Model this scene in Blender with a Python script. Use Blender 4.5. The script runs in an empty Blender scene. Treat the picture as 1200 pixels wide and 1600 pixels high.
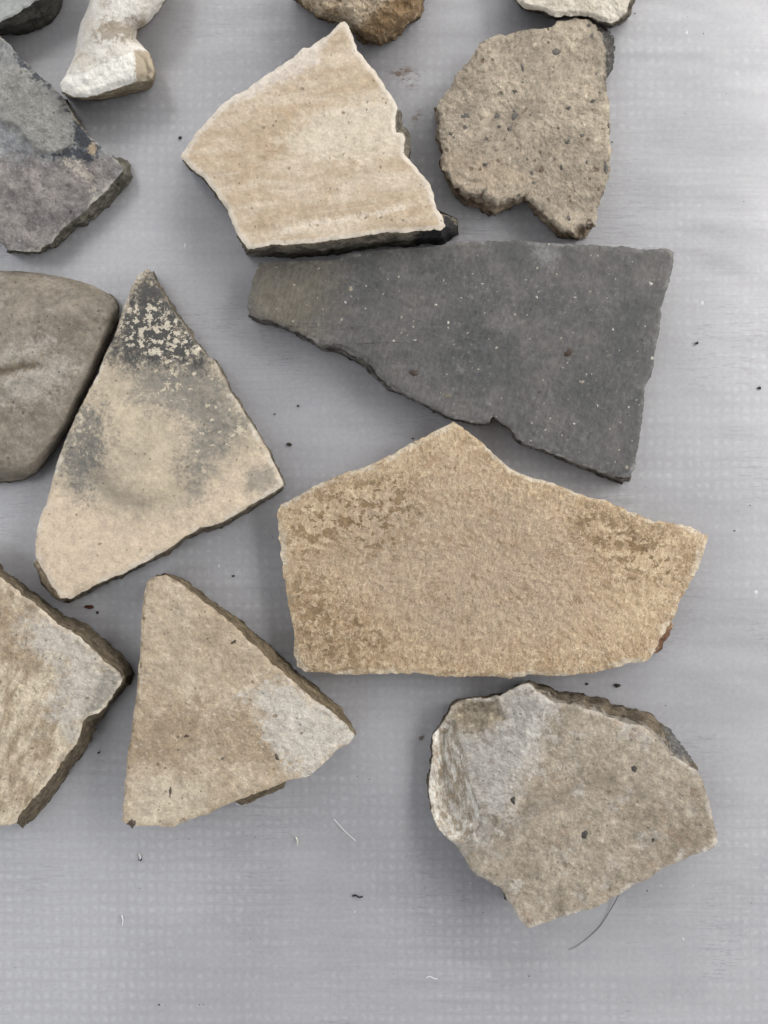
import bpy, math, random
import numpy as np
from mathutils import Vector

# ------------------------------------------------------------------ camera, sky, sun, exposure
S = 0.0003                 # one photograph pixel on the tarp, in metres
HP = 1300.0                # camera height in the same pixel units
CX, CY = 600.0, 800.0
scene = bpy.context.scene
COL = scene.collection

cam_d = bpy.data.cameras.new('camera')
cam = bpy.data.objects.new('camera', cam_d)
COL.objects.link(cam)
cam.location = (0, 0, HP * S)
cam_d.sensor_fit = 'VERTICAL'
cam_d.sensor_height = 32.0
cam_d.lens = 32.0 * HP / 1600.0
cam_d.clip_start = 0.01
cam_d.clip_end = 50
scene.camera = cam

SUN_DIR = Vector((0.45, 0.40, 0.95)).normalized()      # towards the sun
elev = math.asin(SUN_DIR.z)
azim = math.atan2(SUN_DIR.x, SUN_DIR.y)
world = bpy.data.worlds.new("World")
scene.world = world
world.use_nodes = True
wn = world.node_tree.nodes
wl = world.node_tree.links
sky = wn.new('ShaderNodeTexSky')
sky.sky_type = 'NISHITA'
sky.sun_disc = False
sky.sun_elevation = elev
sky.sun_rotation = azim
sky.air_density = 1.0
sky.dust_density = 8.0
sky.ozone_density = 0.3
hsv = wn.new('ShaderNodeHueSaturation')          # overcast: the sky's blue is mostly veiled
hsv.inputs["Saturation"].default_value = 0.16
wl.new(sky.outputs[0], hsv.inputs['Color'])
wl.new(hsv.outputs[0], wn['Background'].inputs[0])
wn['Background'].inputs[1].default_value = 0.15
sun_d = bpy.data.lights.new('sun', 'SUN')
sun_d.energy = 0.5
sun_d.angle = math.radians(80)
sun_d.color = (1.0, 0.97, 0.93)
sun = bpy.data.objects.new('sun', sun_d)
sun.rotation_euler = SUN_DIR.to_track_quat('Z', 'Y').to_euler()
sun.location = (0.6, 0.6, 2)
COL.objects.link(sun)
vs = scene.view_settings
vs.view_transform = 'Standard'
vs.look = 'None'
vs.gamma = 1.0
vs.exposure = 1.72

# ------------------------------------------------------------------ noise in numpy
def _hash(ix, iy, iz, seed):
    h = (ix.astype(np.int64) * 374761393 + iy.astype(np.int64) * 668265263
         + iz.astype(np.int64) * 2147483647 + seed * 974711) & 0xFFFFFFFF
    h = ((h ^ (h >> 13)) * 1274126177) & 0xFFFFFFFF
    h = ((h ^ (h >> 16)) * 2246822519) & 0xFFFFFFFF
    h = h ^ (h >> 15)
    return (h & 0xFFFFFF) / float(0xFFFFFF) * 2 - 1

def vnoise(x, y, z=None, seed=0):
    x = np.asarray(x, float); y = np.asarray(y, float)
    z = np.zeros_like(x) if z is None else np.asarray(z, float)
    xi, yi, zi = np.floor(x), np.floor(y), np.floor(z)
    fx, fy, fz = x - xi, y - yi, z - zi
    fx = fx * fx * fx * (fx * (fx * 6 - 15) + 10)
    fy = fy * fy * fy * (fy * (fy * 6 - 15) + 10)
    fz = fz * fz * fz * (fz * (fz * 6 - 15) + 10)
    xi = xi.astype(np.int64); yi = yi.astype(np.int64); zi = zi.astype(np.int64)
    r = 0
    for dz in (0, 1):
        for dy in (0, 1):
            for dx in (0, 1):
                w = (fx if dx else 1 - fx) * (fy if dy else 1 - fy) * (fz if dz else 1 - fz)
                r = r + w * _hash(xi + dx, yi + dy, zi + dz, seed)
    return r

def fbm(x, y, z=None, oct=4, seed=0, gain=0.5):
    a, f, r = 1.0, 1.0, 0
    for k in range(oct):
        r = r + a * vnoise(x * f, y * f, None if z is None else z * f, seed + 17 * k)
        a *= gain; f *= 2.03
    return r

def sm(x, a, b):
    t = np.clip((x - a) / (b - a), 0, 1)
    return t * t * (3 - 2 * t)

def unproject(px, py, z):
    """photograph pixel at height z (pixel units) -> world metres"""
    k = (HP - z) / HP * S
    return np.stack([(px - CX) * k, -(py - CY) * k, z * S + 0 * px], -1)

def sdist(P, poly):
    """signed distance (pixels) to a polygon, positive inside"""
    poly = np.asarray(poly, float)
    x, y = P[:, 0], P[:, 1]
    best = np.full(len(P), 1e9)
    inside = np.zeros(len(P), bool)
    n = len(poly)
    for i in range(n):
        a, b = poly[i], poly[(i + 1) % n]
        ab = b - a
        t = np.clip(((x - a[0]) * ab[0] + (y - a[1]) * ab[1]) / max(ab @ ab, 1e-9), 0, 1)
        d = np.hypot(x - a[0] - t * ab[0], y - a[1] - t * ab[1])
        best = np.minimum(best, d)
        if a[1] != b[1]:
            c = ((a[1] > y) != (b[1] > y)) & (x < (b[0] - a[0]) * (y - a[1]) / (b[1] - a[1]) + a[0])
            inside ^= c
    return np.where(inside, best, -best)

# ------------------------------------------------------------------ material helper
SAT = 0.82
def lin(c, k=0.74):
    o = []
    g = 0.3 * c[0] + 0.55 * c[1] + 0.15 * c[2]
    for v in c:
        v = (g + (v - g) * SAT) / 255.0
        v = v / 12.92 if v <= 0.04045 else ((v + 0.055) / 1.055) ** 2.4
        o.append(v * k)
    return (o[0], o[1], o[2], 1.0)

class Mat:
    """small wrapper to write a node material as expressions; coordinates are pixel units"""
    def __init__(self, name, seed=0):
        self.m = bpy.data.materials.new(name)
        self.m.use_nodes = True
        self.t = self.m.node_tree
        self.n = self.t.nodes
        self.bsdf = self.n['Principled BSDF']
        tc = self.n.new('ShaderNodeTexCoord')
        self.co = self.vmath('SCALE', tc.outputs['Object'], scale=1.0 / S)
        self.co = self.vmath('ADD', self.co, (seed * 731.0, seed * 417.0, seed * 53.0))
    def link(self, s, inp):
        if isinstance(s, (int, float)):
            inp.default_value = s
        elif isinstance(s, tuple):
            inp.default_value = s if len(s) == len(inp.default_value) else lin(s)
        else:
            self.t.links.new(s, inp)
    def vmath(self, op, a, b=None, scale=None):
        n = self.n.new('ShaderNodeVectorMath'); n.operation = op
        self.link(a, n.inputs[0])
        if b is not None: self.link(b, n.inputs[1])
        if scale is not None: n.inputs['Scale'].default_value = scale
        return n.outputs[0]
    def math(self, op, a, b=0.0, c=None, clamp=False):
        n = self.n.new('ShaderNodeMath'); n.operation = op; n.use_clamp = clamp
        self.link(a, n.inputs[0]); self.link(b, n.inputs[1])
        if c is not None: self.link(c, n.inputs[2])
        return n.outputs[0]
    def add(self, a, b): return self.math('ADD', a, b)
    def sub(self, a, b): return self.math('SUBTRACT', a, b)
    def mul(self, a, b): return self.math('MULTIPLY', a, b)
    def maxi(self, a, b): return self.math('MAXIMUM', a, b)
    def inv(self, a): return self.math('SUBTRACT', 1.0, a)
    def step(self, v, a, b, lo=0.0, hi=1.0):
        n = self.n.new('ShaderNodeMapRange'); n.interpolation_type = 'SMOOTHSTEP'
        self.link(v, n.inputs[0])
        n.inputs[1].default_value = a; n.inputs[2].default_value = b
        n.inputs[3].default_value = lo; n.inputs[4].default_value = hi
        return n.outputs[0]
    def coord(self, stretch=(1, 1, 1), rot=0.0, warp=0.0, warp_size=30.0):
        c = self.co
        if warp:
            w = self.n.new('ShaderNodeTexNoise'); w.inputs['Scale'].default_value = 1.0 / warp_size
            w.inputs['Detail'].default_value = 2
            self.t.links.new(c, w.inputs['Vector'])
            o = self.vmath('SUBTRACT', w.outputs['Color'], (0.5, 0.5, 0.5))
            o = self.vmath('SCALE', o, scale=warp * 2)
            c = self.vmath('ADD', c, o)
        if rot or stretch != (1, 1, 1):
            mp = self.n.new('ShaderNodeMapping'); mp.vector_type = 'TEXTURE'
            mp.inputs['Rotation'].default_value = (0, 0, math.radians(rot))
            mp.inputs['Scale'].default_value = stretch
            self.t.links.new(c, mp.inputs['Vector'])
            c = mp.outputs[0]
        return c
    def noise(self, size, detail=4, rough=0.55, dist=0.0, off=0.0, **kw):
        c = self.coord(**kw)
        if off: c = self.vmath('ADD', c, (off * 97.0, off * 61.0, off * 13.0))
        n = self.n.new('ShaderNodeTexNoise')
        n.inputs['Scale'].default_value = 1.0 / size
        n.inputs['Detail'].default_value = detail
        n.inputs['Roughness'].default_value = rough
        n.inputs['Distortion'].default_value = dist
        self.t.links.new(c, n.inputs['Vector'])
        return n.outputs['Fac']
    def specks(self, cell, radius, density=0.5, soft=0.35, off=0.0, **kw):
        """irregular spots, one at most per cell: 1 inside"""
        kw.setdefault('warp', cell * 0.22); kw.setdefault('warp_size', cell * 0.5)
        c = self.coord(**kw)
        if off: c = self.vmath('ADD', c, (off * 97.0, off * 61.0, off * 13.0))
        v = self.n.new('ShaderNodeTexVoronoi'); v.feature = 'F1'
        v.inputs['Scale'].default_value = 1.0 / cell
        self.t.links.new(c, v.inputs['Vector'])
        sp = self.n.new('ShaderNodeSeparateColor')
        self.t.links.new(v.outputs['Color'], sp.inputs[0])
        rad = self.math('MULTIPLY_ADD', sp.outputs[0], radius / cell * 1.1, radius / cell * 0.45)
        d = self.math('DIVIDE', v.outputs['Distance'], rad)
        s = self.step(d, 1.0, 1.0 - soft)
        return self.mul(s, self.math('LESS_THAN', sp.outputs[1], density))
    def cells(self, size, **kw):
        c = self.coord(**kw)
        v = self.n.new('ShaderNodeTexVoronoi'); v.feature = 'F1'
        v.inputs['Scale'].default_value = 1.0 / size
        self.t.links.new(c, v.inputs['Vector'])
        return v.outputs['Distance']
    def attr(self, name):
        n = self.n.new('ShaderNodeAttribute'); n.attribute_name = name
        return n.outputs['Fac']
    def zone(self, name, soft=6.0, wob=10.0, size=25.0, off=0.0, detail=5):
        """mask of a named region with a noise-broken border"""
        d = self.attr(name)
        n = self.sub(self.noise(size, detail + 1, 0.70, off=off), 0.5)
        n = self.math('MULTIPLY_ADD', self.sub(self.noise(5.0, 3, 0.65, off=off + 0.7), 0.5), 0.7, n)
        d = self.math('MULTIPLY_ADD', n, wob * 8, d)
        return self.step(d, -soft, soft)
    def xyz(self):
        s = self.n.new('ShaderNodeSeparateXYZ'); self.t.links.new(self.co, s.inputs[0])
        return s.outputs
    def mix(self, a, b, f, mode='MIX'):
        n = self.n.new('ShaderNodeMix'); n.data_type = 'RGBA'; n.blend_type = mode
        n.clamp_factor = True
        self.link(f, n.inputs[0])
        for s, i in ((a, n.inputs[6]), (b, n.inputs[7])):
            if isinstance(s, tuple): i.default_value = lin(s)
            else: self.t.links.new(s, i)
        return n.outputs[2]
    def bright(self, c, f, lo=0.8, hi=1.2):
        """scale a colour by a value going lo..hi as f goes 0.25..0.75"""
        g = self.step(f, 0.33, 0.67, lo, hi)
        v = self.n.new('ShaderNodeVectorMath'); v.operation = 'SCALE'
        self.t.links.new(c, v.inputs[0]); self.t.links.new(g, v.inputs['Scale'])
        return v.outputs[0]
    def aged(self, c, mottle=1.0, pits=1.0, flecks=1.0):
        """the blotches, pin-holes and pale grains every fired and buried surface has"""
        n1 = self.noise(24, 7, 0.74, off=31); n2 = self.noise(8, 5, 0.72, off=33)
        c = self.bright(c, n1, 1 - 0.13 * mottle, 1 + 0.11 * mottle)
        c = self.bright(c, n2, 1 - 0.10 * mottle, 1 + 0.10 * mottle)
        n3 = self.noise(15, 7, 0.78, off=41)
        c = self.bright(c, self.step(n3, 0.545, 0.60, 0.5, 1.0), 1 - 0.14 * mottle, 1 + 0.14 * mottle)
        c = self.bright(c, self.step(n3, 0.40, 0.455, 0.0, 0.5), 1 - 0.17 * mottle, 1 + 0.17 * mottle)
        p = self.maxi(self.specks(9, 1.3, 0.30, off=35), self.specks(19, 2.0, 0.22, off=37))
        c = self.bright(c, self.math('MULTIPLY_ADD', p, -0.34, 0.5 + 0.17 - 0.17), 1 - 0.55 * pits, 1 + 0.55 * pits)
        f = self.specks(10, 1.25, 0.30, off=39)
        c = self.bright(c, self.math('MULTIPLY_ADD', f, 0.34, 0.5), 1 - 0.28 * flecks, 1 + 0.28 * flecks)
        return c
    def ridge(self, size, width=0.03, off=0.0, **kw):
        n = self.noise(size, 3, 0.55, off=off, **kw)
        return self.step(self.math('ABSOLUTE', self.sub(n, 0.5)), width, width * 0.25)
    def bump(self, h, dist_px=2.0, strength=1.0):
        b = self.n.new('ShaderNodeBump')
        b.inputs['Distance'].default_value = dist_px * S
        b.inputs['Strength'].default_value = strength * 0.55
        self.t.links.new(h, b.inputs['Height'])
        if self.bsdf.inputs['Normal'].links:
            self.t.links.new(self.bsdf.inputs['Normal'].links[0].from_socket, b.inputs['Normal'])
        self.t.links.new(b.outputs[0], self.bsdf.inputs['Normal'])
    def out(self, c, rough=0.85, spec=0.25):
        self.link(c, self.bsdf.inputs['Base Color'])
        self.link(rough, self.bsdf.inputs['Roughness'])
        self.bsdf.inputs['Specular IOR Level'].default_value = spec
        return self.m

# ------------------------------------------------------------------ object helpers
def tag(o, label, cat, group=None):
    o['label'] = label; o['category'] = cat
    if group: o['group'] = group

def mesh_obj(name, V, F, mat, parent=None, attrs=None, smooth=True):
    me = bpy.data.meshes.new(name)
    me.from_pydata([tuple(v) for v in V], [], F)
    me.update()
    if smooth:
        me.polygons.foreach_set('use_smooth', np.ones(len(me.polygons), bool))
    for k, a in (attrs or {}).items():
        at = me.attributes.new(k, 'FLOAT', 'POINT')
        at.data.foreach_set('value', np.asarray(a, np.float32))
    me.materials.append(mat)
    o = bpy.data.objects.new(name, me)
    COL.objects.link(o)
    if parent is not None: o.parent = parent
    return o

def px(pts, ox, oy, k):
    """points read off an enlarged crop -> photograph pixels (third value, a wall width, kept in pixels)"""
    r = []
    for p in pts:
        r.append((ox + p[0] / k, oy + p[1] / k) + ((p[2],) if len(p) > 2 else ()))
    return r

def resample(pts, n):
    P = np.array([(p[0], p[1]) for p in pts], float)
    W = np.array([p[2] if len(p) > 2 else np.nan for p in pts], float)
    Q = np.vstack([P, P[:1]])
    # wall width: carry nan as "hidden" flag
    vis = np.where(np.nan_to_num(W) < 3.5, 0.0, 1.0); Wv = np.where(np.isnan(W), 0.8, W)
    seg = np.hypot(*(Q[1:] - Q[:-1]).T)
    L = np.concatenate([[0], np.cumsum(seg)])
    u = np.linspace(0, L[-1], n, endpoint=False)
    x = np.interp(u, L, Q[:, 0]); y = np.interp(u, L, Q[:, 1])
    v = np.interp(u, L, np.append(vis, vis[0])); w = np.interp(u, L, np.append(Wv, Wv[0]))
    return np.stack([x, y], 1), w, v, u, L[-1]

def normals2d(B):
    T = np.roll(B, -2, 0) - np.roll(B, 2, 0)
    T /= np.maximum(np.hypot(T[:, 0], T[:, 1])[:, None], 1e-9)
    Nn = np.stack([T[:, 1], -T[:, 0]], 1)
    area = 0.5 * np.sum(B[:, 0] * np.roll(B[:, 1], -1) - np.roll(B[:, 0], -1) * B[:, 1])
    return Nn if area > 0 else -Nn

def sherd(name, label, cat, outline, height, mat, edge_mat, centre=None, jag=(1.6, 9.0), lip=3.0, base=0.6,
          relief=None, rough=0.5, rough_size=10.0, wall_rough=2.5, zones=None, N=640, R=80, K=12, seed=1,
          inset=9.0, tilt=(0, 0), group='pottery sherds laid out on the grey tarp', belly=0.5, round_pow=0.5):
    """a potsherd: a thing with a weathered face and a broken edge (with the underside)"""
    B, w, vis, u, L = resample(outline, N)
    for _ in range(5):
        w = (np.roll(w, 1) + 2 * w + np.roll(w, -1)) / 4; vis = (np.roll(vis, 1) + 2 * vis + np.roll(vis, -1)) / 4
    nrm = normals2d(B)
    # irregular chipped border
    ang = u / L * 2 * np.pi
    cr = L / (2 * np.pi)
    cxs, cys = np.cos(ang) * cr, np.sin(ang) * cr
    j = fbm(cxs / jag[1], cys / jag[1], oct=3, seed=seed, gain=0.62) * jag[0]
    j -= np.maximum(vnoise(cxs / 16, cys / 16, seed=seed + 3) - 0.5, 0) * 3.5 * jag[0]     # nicks
    B = B + nrm * j[:, None]
    Bs = B.copy()                                   # smoothed outline for the foot of the wall
    for _ in range(6): Bs = (np.roll(Bs, 1, 0) + Bs * 2 + np.roll(Bs, -1, 0)) / 4
    nrm = normals2d(Bs)
    for _ in range(5): nrm = (np.roll(nrm, 1, 0) + nrm * 2 + np.roll(nrm, -1, 0)) / 4
    nrm /= np.hypot(nrm[:, 0], nrm[:, 1])[:, None]
    P0 = np.array([(p[0], p[1]) for p in outline], float)
    C = np.array(centre if centre is not None else P0.mean(0), float)
    ts = np.linspace(0, 1, R + 1)[1:] ** 0.85
    P = (C + ts[:, None, None] * (B - C)[None]).reshape(-1, 2)
    P = np.vstack([C[None], P])
    d = np.maximum(sdist(P, P0), 0)
    d[-N:] = 0
    d[1:] *= np.repeat(np.minimum(1, (1 - ts) * 8 + 0.0), N)
    z = np.full(len(P), float(height))
    if relief is not None: z = z + relief(P[:, 0], P[:, 1], d)
    z += tilt[0] * (P[:, 0] - C[0]) + tilt[1] * (P[:, 1] - C[1])
    e = np.clip(1 - d / lip, 0, 1)
    lipz = lip * (0.6 + 0.35 * vnoise(P[:, 0] / 14, P[:, 1] / 14, seed=seed + 5))
    z -= lipz * (1 - (1 - e ** 2) ** round_pow)
    z += rough * fbm(P[:, 0] / rough_size, P[:, 1] / rough_size, oct=4, seed=seed + 9, gain=0.6)
    z = np.maximum(z, base + 3)
    V = unproject(P[:, 0], P[:, 1], z)
    root_loc = unproject(C[:1], C[1:], np.zeros(1))[0]
    root = bpy.data.objects.new(name, None)
    root.empty_display_size = 0.01
    root.location = tuple(root_loc)
    COL.objects.link(root)
    tag(root, label, cat, group)
    F = [(0, 1 + (i + 1) % N, 1 + i) for i in range(N)]
    for r in range(R - 1):
        a = 1 + r * N; b = a + N
        F += [(a + i, a + (i + 1) % N, b + (i + 1) % N, b + i) for i in range(N)]
    at = {'edge': d}
    for k, poly in (zones or {}).items():
        at[k] = sdist(P, poly)
    Vl = V - root_loc
    # make faces look up
    p, q, s_ = Vl[0], Vl[F[0][1]], Vl[F[0][2]]
    if np.cross(q - p, s_ - p)[2] < 0: F = [f[::-1] for f in F]
    face = mesh_obj('face', Vl, F, mat, root, at)
    # wall
    top = V[-N:]; zt = z[-N:]
    facing = np.sum(nrm * (np.array([[CX, CY]]) - B), 1) * height / HP      # walls turned to the middle show below the lip
    vis = np.maximum(vis * np.maximum(sm(facing, -20, -8), sm(w, 4.5, 7)), sm(facing, -4, 2))
    nw = np.stack([nrm[:, 0], -nrm[:, 1]], 1)
    tw = unproject(Bs[:, 0], Bs[:, 1], zt)[:, :2] - nw * inset * S      # straight down from the lip, a little under
    sil = Bs + nrm * w[:, None]
    bw = unproject(sil[:, 0], sil[:, 1], np.full(N, base))[:, :2]
    bot = np.empty((N, 3)); bot[:, :2] = vis[:, None] * bw + (1 - vis)[:, None] * tw
    kb = HP / (HP - base) / S
    for _ in range(40):                             # undercut the foot where it would stick out past the lip
        q = np.stack([bot[:, 0] * kb + CX, CY - bot[:, 1] * kb], 1)
        out = sdist(q, sil[::4]) < -0.8
        if not out.any(): break
        bot[out, :2] += (root_loc[:2] - bot[out, :2]) * 0.02
    bot[:, 2] = base * S
    Wv = [top]
    for k in range(1, K + 1):
        f = k / K
        ring = top * (1 - f) + bot * f
        bulge = belly * 3 * math.sin(math.pi * f) * vis
        nx = fbm(ring[:, 0] / S / 16, ring[:, 1] / S / 16, ring[:, 2] / S / 9, oct=4, seed=seed + 31, gain=0.6)
        amp = wall_rough * min(1.0, f * 3) * (0.35 + 0.65 * vis)
        ring = ring.copy()
        ring[:, :2] += nw * ((nx * amp + bulge * 0.6) * S)[:, None]
        ring[:, 2] = np.maximum(ring[:, 2], 0.3 * S)
        Wv.append(ring)
    last = Wv[-1]
    for f in (0.85, 0.4):
        ring = last.copy()
        ring[:, :2] = root_loc[:2] + (last[:, :2] - root_loc[:2]) * f
        ring[:, 2] = 0.3 * S
        Wv.append(ring)
    M = len(Wv)
    WV = np.vstack(Wv + [np.array([[root_loc[0], root_loc[1], 0.3 * S]])])
    WF = []
    for r in range(M - 1):
        a = r * N; b = a + N
        WF += [(a + i, b + i, b + (i + 1) % N, a + (i + 1) % N) for i in range(N)]
    c = M * N
    WF += [((M - 1) * N + i, c, (M - 1) * N + (i + 1) % N) for i in range(N)]
    WVl = WV - root_loc
    # outward check on first quad
    q0 = WF[0]; nn = np.cross(WVl[q0[1]] - WVl[q0[0]], WVl[q0[2]] - WVl[q0[0]])
    tot = 0
    for i in range(0, N, 16):
        q0 = WF[4 * N + i]; nn = np.cross(WVl[q0[1]] - WVl[q0[0]], WVl[q0[2]] - WVl[q0[0]])
        tot += nn[0] * nw[i, 0] + nn[1] * nw[i, 1]
    if tot < 0: WF = [f[::-1] for f in WF]
    # photograph position of wall points for zones
    zz = WV[:, 2] / S
    WP = np.stack([WV[:, 0] / S * HP / (HP - zz) + CX, CY - WV[:, 1] / S * HP / (HP - zz)], 1)
    depth = np.minimum(np.repeat(np.arange(M + 1), N)[:len(WV)] / K, 1.0)
    wat = {'depth': depth}
    for k, poly in (zones or {}).items():
        wat[k] = sdist(WP, poly)
    mesh_obj('broken_edge', WVl, WF, edge_mat, root, wat)
    # height lookup for grits
    def surface(x, y):
        i = np.argmin((P[:, 0] - x) ** 2 + (P[:, 1] - y) ** 2)
        return z[i]
    return root, surface

def blob_mesh(rx, ry, rz, seed, nu=10, nv=7, amp=0.25):
    """an angular little stone: (verts in px units, faces)"""
    V = [(0, 0, rz)]
    for j in range(1, nv):
        th = math.pi * j / nv
        for i in range(nu):
            ph = 2 * math.pi * i / nu
            V.append((rx * math.sin(th) * math.cos(ph), ry * math.sin(th) * math.sin(ph), rz * math.cos(th)))
    V.append((0, 0, -rz))
    V = np.array(V)
    n = vnoise(V[:, 0] / rx * 2.1 + seed * 3.1, V[:, 1] / ry * 2.1, V[:, 2] / rz * 0.7, seed=seed)
    V = V * (1 + amp * n)[:, None]
    F = [(0, 1 + i, 1 + (i + 1) % nu) for i in range(nu)]
    for j in range(nv - 2):
        a = 1 + j * nu; b = a + nu
        F += [(a + i, b + i, b + (i + 1) % nu, a + (i + 1) % nu) for i in range(nu)]
    c = len(V) - 1; a = 1 + (nv - 2) * nu
    F += [(a + i, c, a + (i + 1) % nu) for i in range(nu)]
    return V, F

def grits(root, surface, items, mat, name='grit', sink=1.9):
    """mineral grains set into a face: (x, y, rx, ry, rot)"""
    for k, (x, y, rx, ry, rot) in enumerate(items):
        V, F = blob_mesh(rx * 1.15, ry * 1.15, 3.0, seed=k * 7 + int(x), nu=16, nv=7, amp=0.5)
        a = math.radians(rot); ca, sa = math.cos(a), math.sin(a)
        W = np.stack([V[:, 0] * ca - V[:, 1] * sa, V[:, 0] * sa + V[:, 1] * ca, V[:, 2]], 1) * S
        z = surface(x, y)
        loc = unproject(np.array([x]), np.array([y]), np.array([z - sink]))[0]
        W = W + (loc - np.array(root.location))
        mesh_obj(name, W, F, mat, root)

# ================================================================== THE TARP
def tarp_material():
    m = Mat('woven_plastic_tarp', 3)
    patch = m.noise(260, 3, 0.5)
    fine = m.noise(6, 3, 0.6)
    streak = m.noise(7, 3, 0.6, stretch=(14, 1, 1), off=2)
    streak2 = m.noise(3.0, 2, 0.6, stretch=(22, 1, 1), off=5)
    wob = m.coord(warp=8.0, warp_size=45)
    sp = m.n.new('ShaderNodeSeparateXYZ'); m.t.links.new(wob, sp.inputs[0])
    def wave(s, period, ph=0.0):
        return m.math('MULTIPLY_ADD', m.math('COSINE', m.math('MULTIPLY_ADD', s, 2 * math.pi / period, ph)), 0.5, 0.5)
    wx, wy = wave(sp.outputs[0], 15.0), wave(sp.outputs[1], 17.0)
    dots = m.mul(m.math('POWER', wx, 1.1), m.math('POWER', wy, 1.1))
    vary = m.step(m.noise(13, 3, 0.6, off=9), 0.36, 0.66)
    zone = m.step(m.noise(300, 3, 0.55, off=4), 0.36, 0.62)
    dots = m.mul(m.mul(dots, vary), m.math('MULTIPLY_ADD', zone, 0.7, 0.3))
    c = m.mix((159, 159, 163), (170, 170, 174), m.step(patch, 0.35, 0.65))
    c = m.mix(c, (198, 200, 205), m.mul(dots, 0.45))
    band = m.noise(34, 3, 0.55, off=19, stretch=(18, 1, 1))
    c = m.bright(c, band, 0.965, 1.035)
    grid = m.maxi(m.math('POWER', m.inv(wx), 6.0), m.math('POWER', m.inv(wy), 6.0))
    c = m.mix(c, (140, 140, 142), m.mul(m.mul(grid, zone), 0.15))
    c = m.bright(c, fine, 0.955, 1.045)
    sz = m.step(m.noise(330, 2, 0.5, off=11), 0.42, 0.6)
    c = m.bright(c, m.math('MULTIPLY_ADD', m.mul(m.sub(streak, 0.5), sz), 0.9, 0.5), 0.965, 1.03)
    c = m.bright(c, m.math('MULTIPLY_ADD', m.mul(m.sub(streak2, 0.5), sz), 0.9, 0.5), 0.965, 1.03)
    gl = m.specks(26, 2.0, 0.16, off=3, stretch=(1, 1.6, 1))
    c = m.mix(c, (235, 236, 236), m.mul(gl, 0.55))  # glints of the plastic painted in as white specks
    dk = m.specks(38, 1.5, 0.10, off=7)
    c = m.mix(c, (95, 88, 80), m.mul(dk, 0.6))
    # earthy smear where a piece was dragged
    st = m.attr('stain')
    sn = m.step(m.noise(8, 5, 0.7, off=6, stretch=(1.8, 1, 1)), 0.46, 0.60)
    c = m.mix(c, (112, 86, 60), m.mul(m.mul(sn, m.step(st, -6.0, 8.0)), 0.95))
    wr = m.ridge(8, 0.02, off=17, stretch=(16, 1, 1), warp=6, warp_size=90)
    wz = m.step(m.noise(150, 2, 0.5, off=18), 0.54, 0.66)
    c = m.mix(c, (118, 118, 120), m.mul(m.mul(wr, wz), 0.45))
    h = m.add(m.mul(dots, 0.8), m.mul(m.add(streak, fine), 0.25))
    m.bump(h, 0.8, 0.5)
    rough = m.step(patch, 0.3, 0.7, 0.46, 0.6)
    m.bsdf.inputs['Coat Weight'].default_value = 1.0       # shiny plastic film over the weave
    m.bsdf.inputs['Coat IOR'].default_value = 1.75
    m.bsdf.inputs['Coat Roughness'].default_value = 0.30
    return m.out(c, rough, 0.5)

def tarp():
    def axis(lo, hi, step, far):
        core = np.arange(lo, hi + step, step)
        out = np.array([60, 140, 300, 600, 1200, 2400, far])
        return np.concatenate([lo - out[::-1], core, hi + out])
    xs = axis(-150, 1350, 6, 4500); ys = axis(-150, 1750, 6, 4500)
    X, Y = np.meshgrid(xs, ys)
    x, y = X.ravel(), Y.ravel()
    z = 1.1 * fbm(x / 240, y / 95, oct=3, seed=77) + 0.25 * vnoise(x / 60, y / 16, seed=5)
    z = z - 1.8
    V = np.stack([(x - CX) * S, -(y - CY) * S, z * S], 1)
    nx, ny = len(xs), len(ys)
    F = [(j * nx + i, (j + 1) * nx + i, (j + 1) * nx + i + 1, j * nx + i + 1) for j in range(ny - 1) for i in range(nx - 1)]
    P = np.stack([x, y], 1)
    st = sdist(P, [(606, 112), (628, 98), (655, 108), (660, 128), (645, 140), (622, 128)])
    st2 = sdist(P, [(636, 176), (664, 160), (668, 196), (640, 204)]) - 6
    o = mesh_obj('ground_tarp', V, F, tarp_material(), None, {'stain': np.maximum(st, st2)})
    o['kind'] = 'structure'
tarp()

def added_light_blocker():
    # added slab on posts out of view, only to block light from above
    m = Mat('light_blocker_board', 60)
    mt = m.out(m.bright(m.mix((120, 112, 100), (140, 132, 120), m.noise(900, 4)), m.noise(200, 4, stretch=(8, 1, 1)), 0.85, 1.15), 0.9, 0.1)
    V, F = [], []
    def box(x0, x1, y0, y1, z0, z1):
        b = len(V)
        V.extend([(x, y, z) for z in (z0, z1) for y in (y0, y1) for x in (x0, x1)])
        F.extend([tuple(b + i for i in f) for f in ((0, 2, 3, 1), (4, 5, 7, 6), (0, 1, 5, 4), (2, 6, 7, 3), (0, 4, 6, 2), (1, 3, 7, 5))])
    box(-0.38, 1.06, -2.6, 1.4, 1.25, 1.31)
    for x in (-0.36, 0.96):
        for y in (-2.5, 1.35):
            box(x, x + 0.08, y, y + 0.08, -0.003, 1.249)
    o = mesh_obj('unseen_light_blocker', np.array(V), F, mt, None, smooth=False)
    o['kind'] = 'structure'
added_light_blocker()

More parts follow.
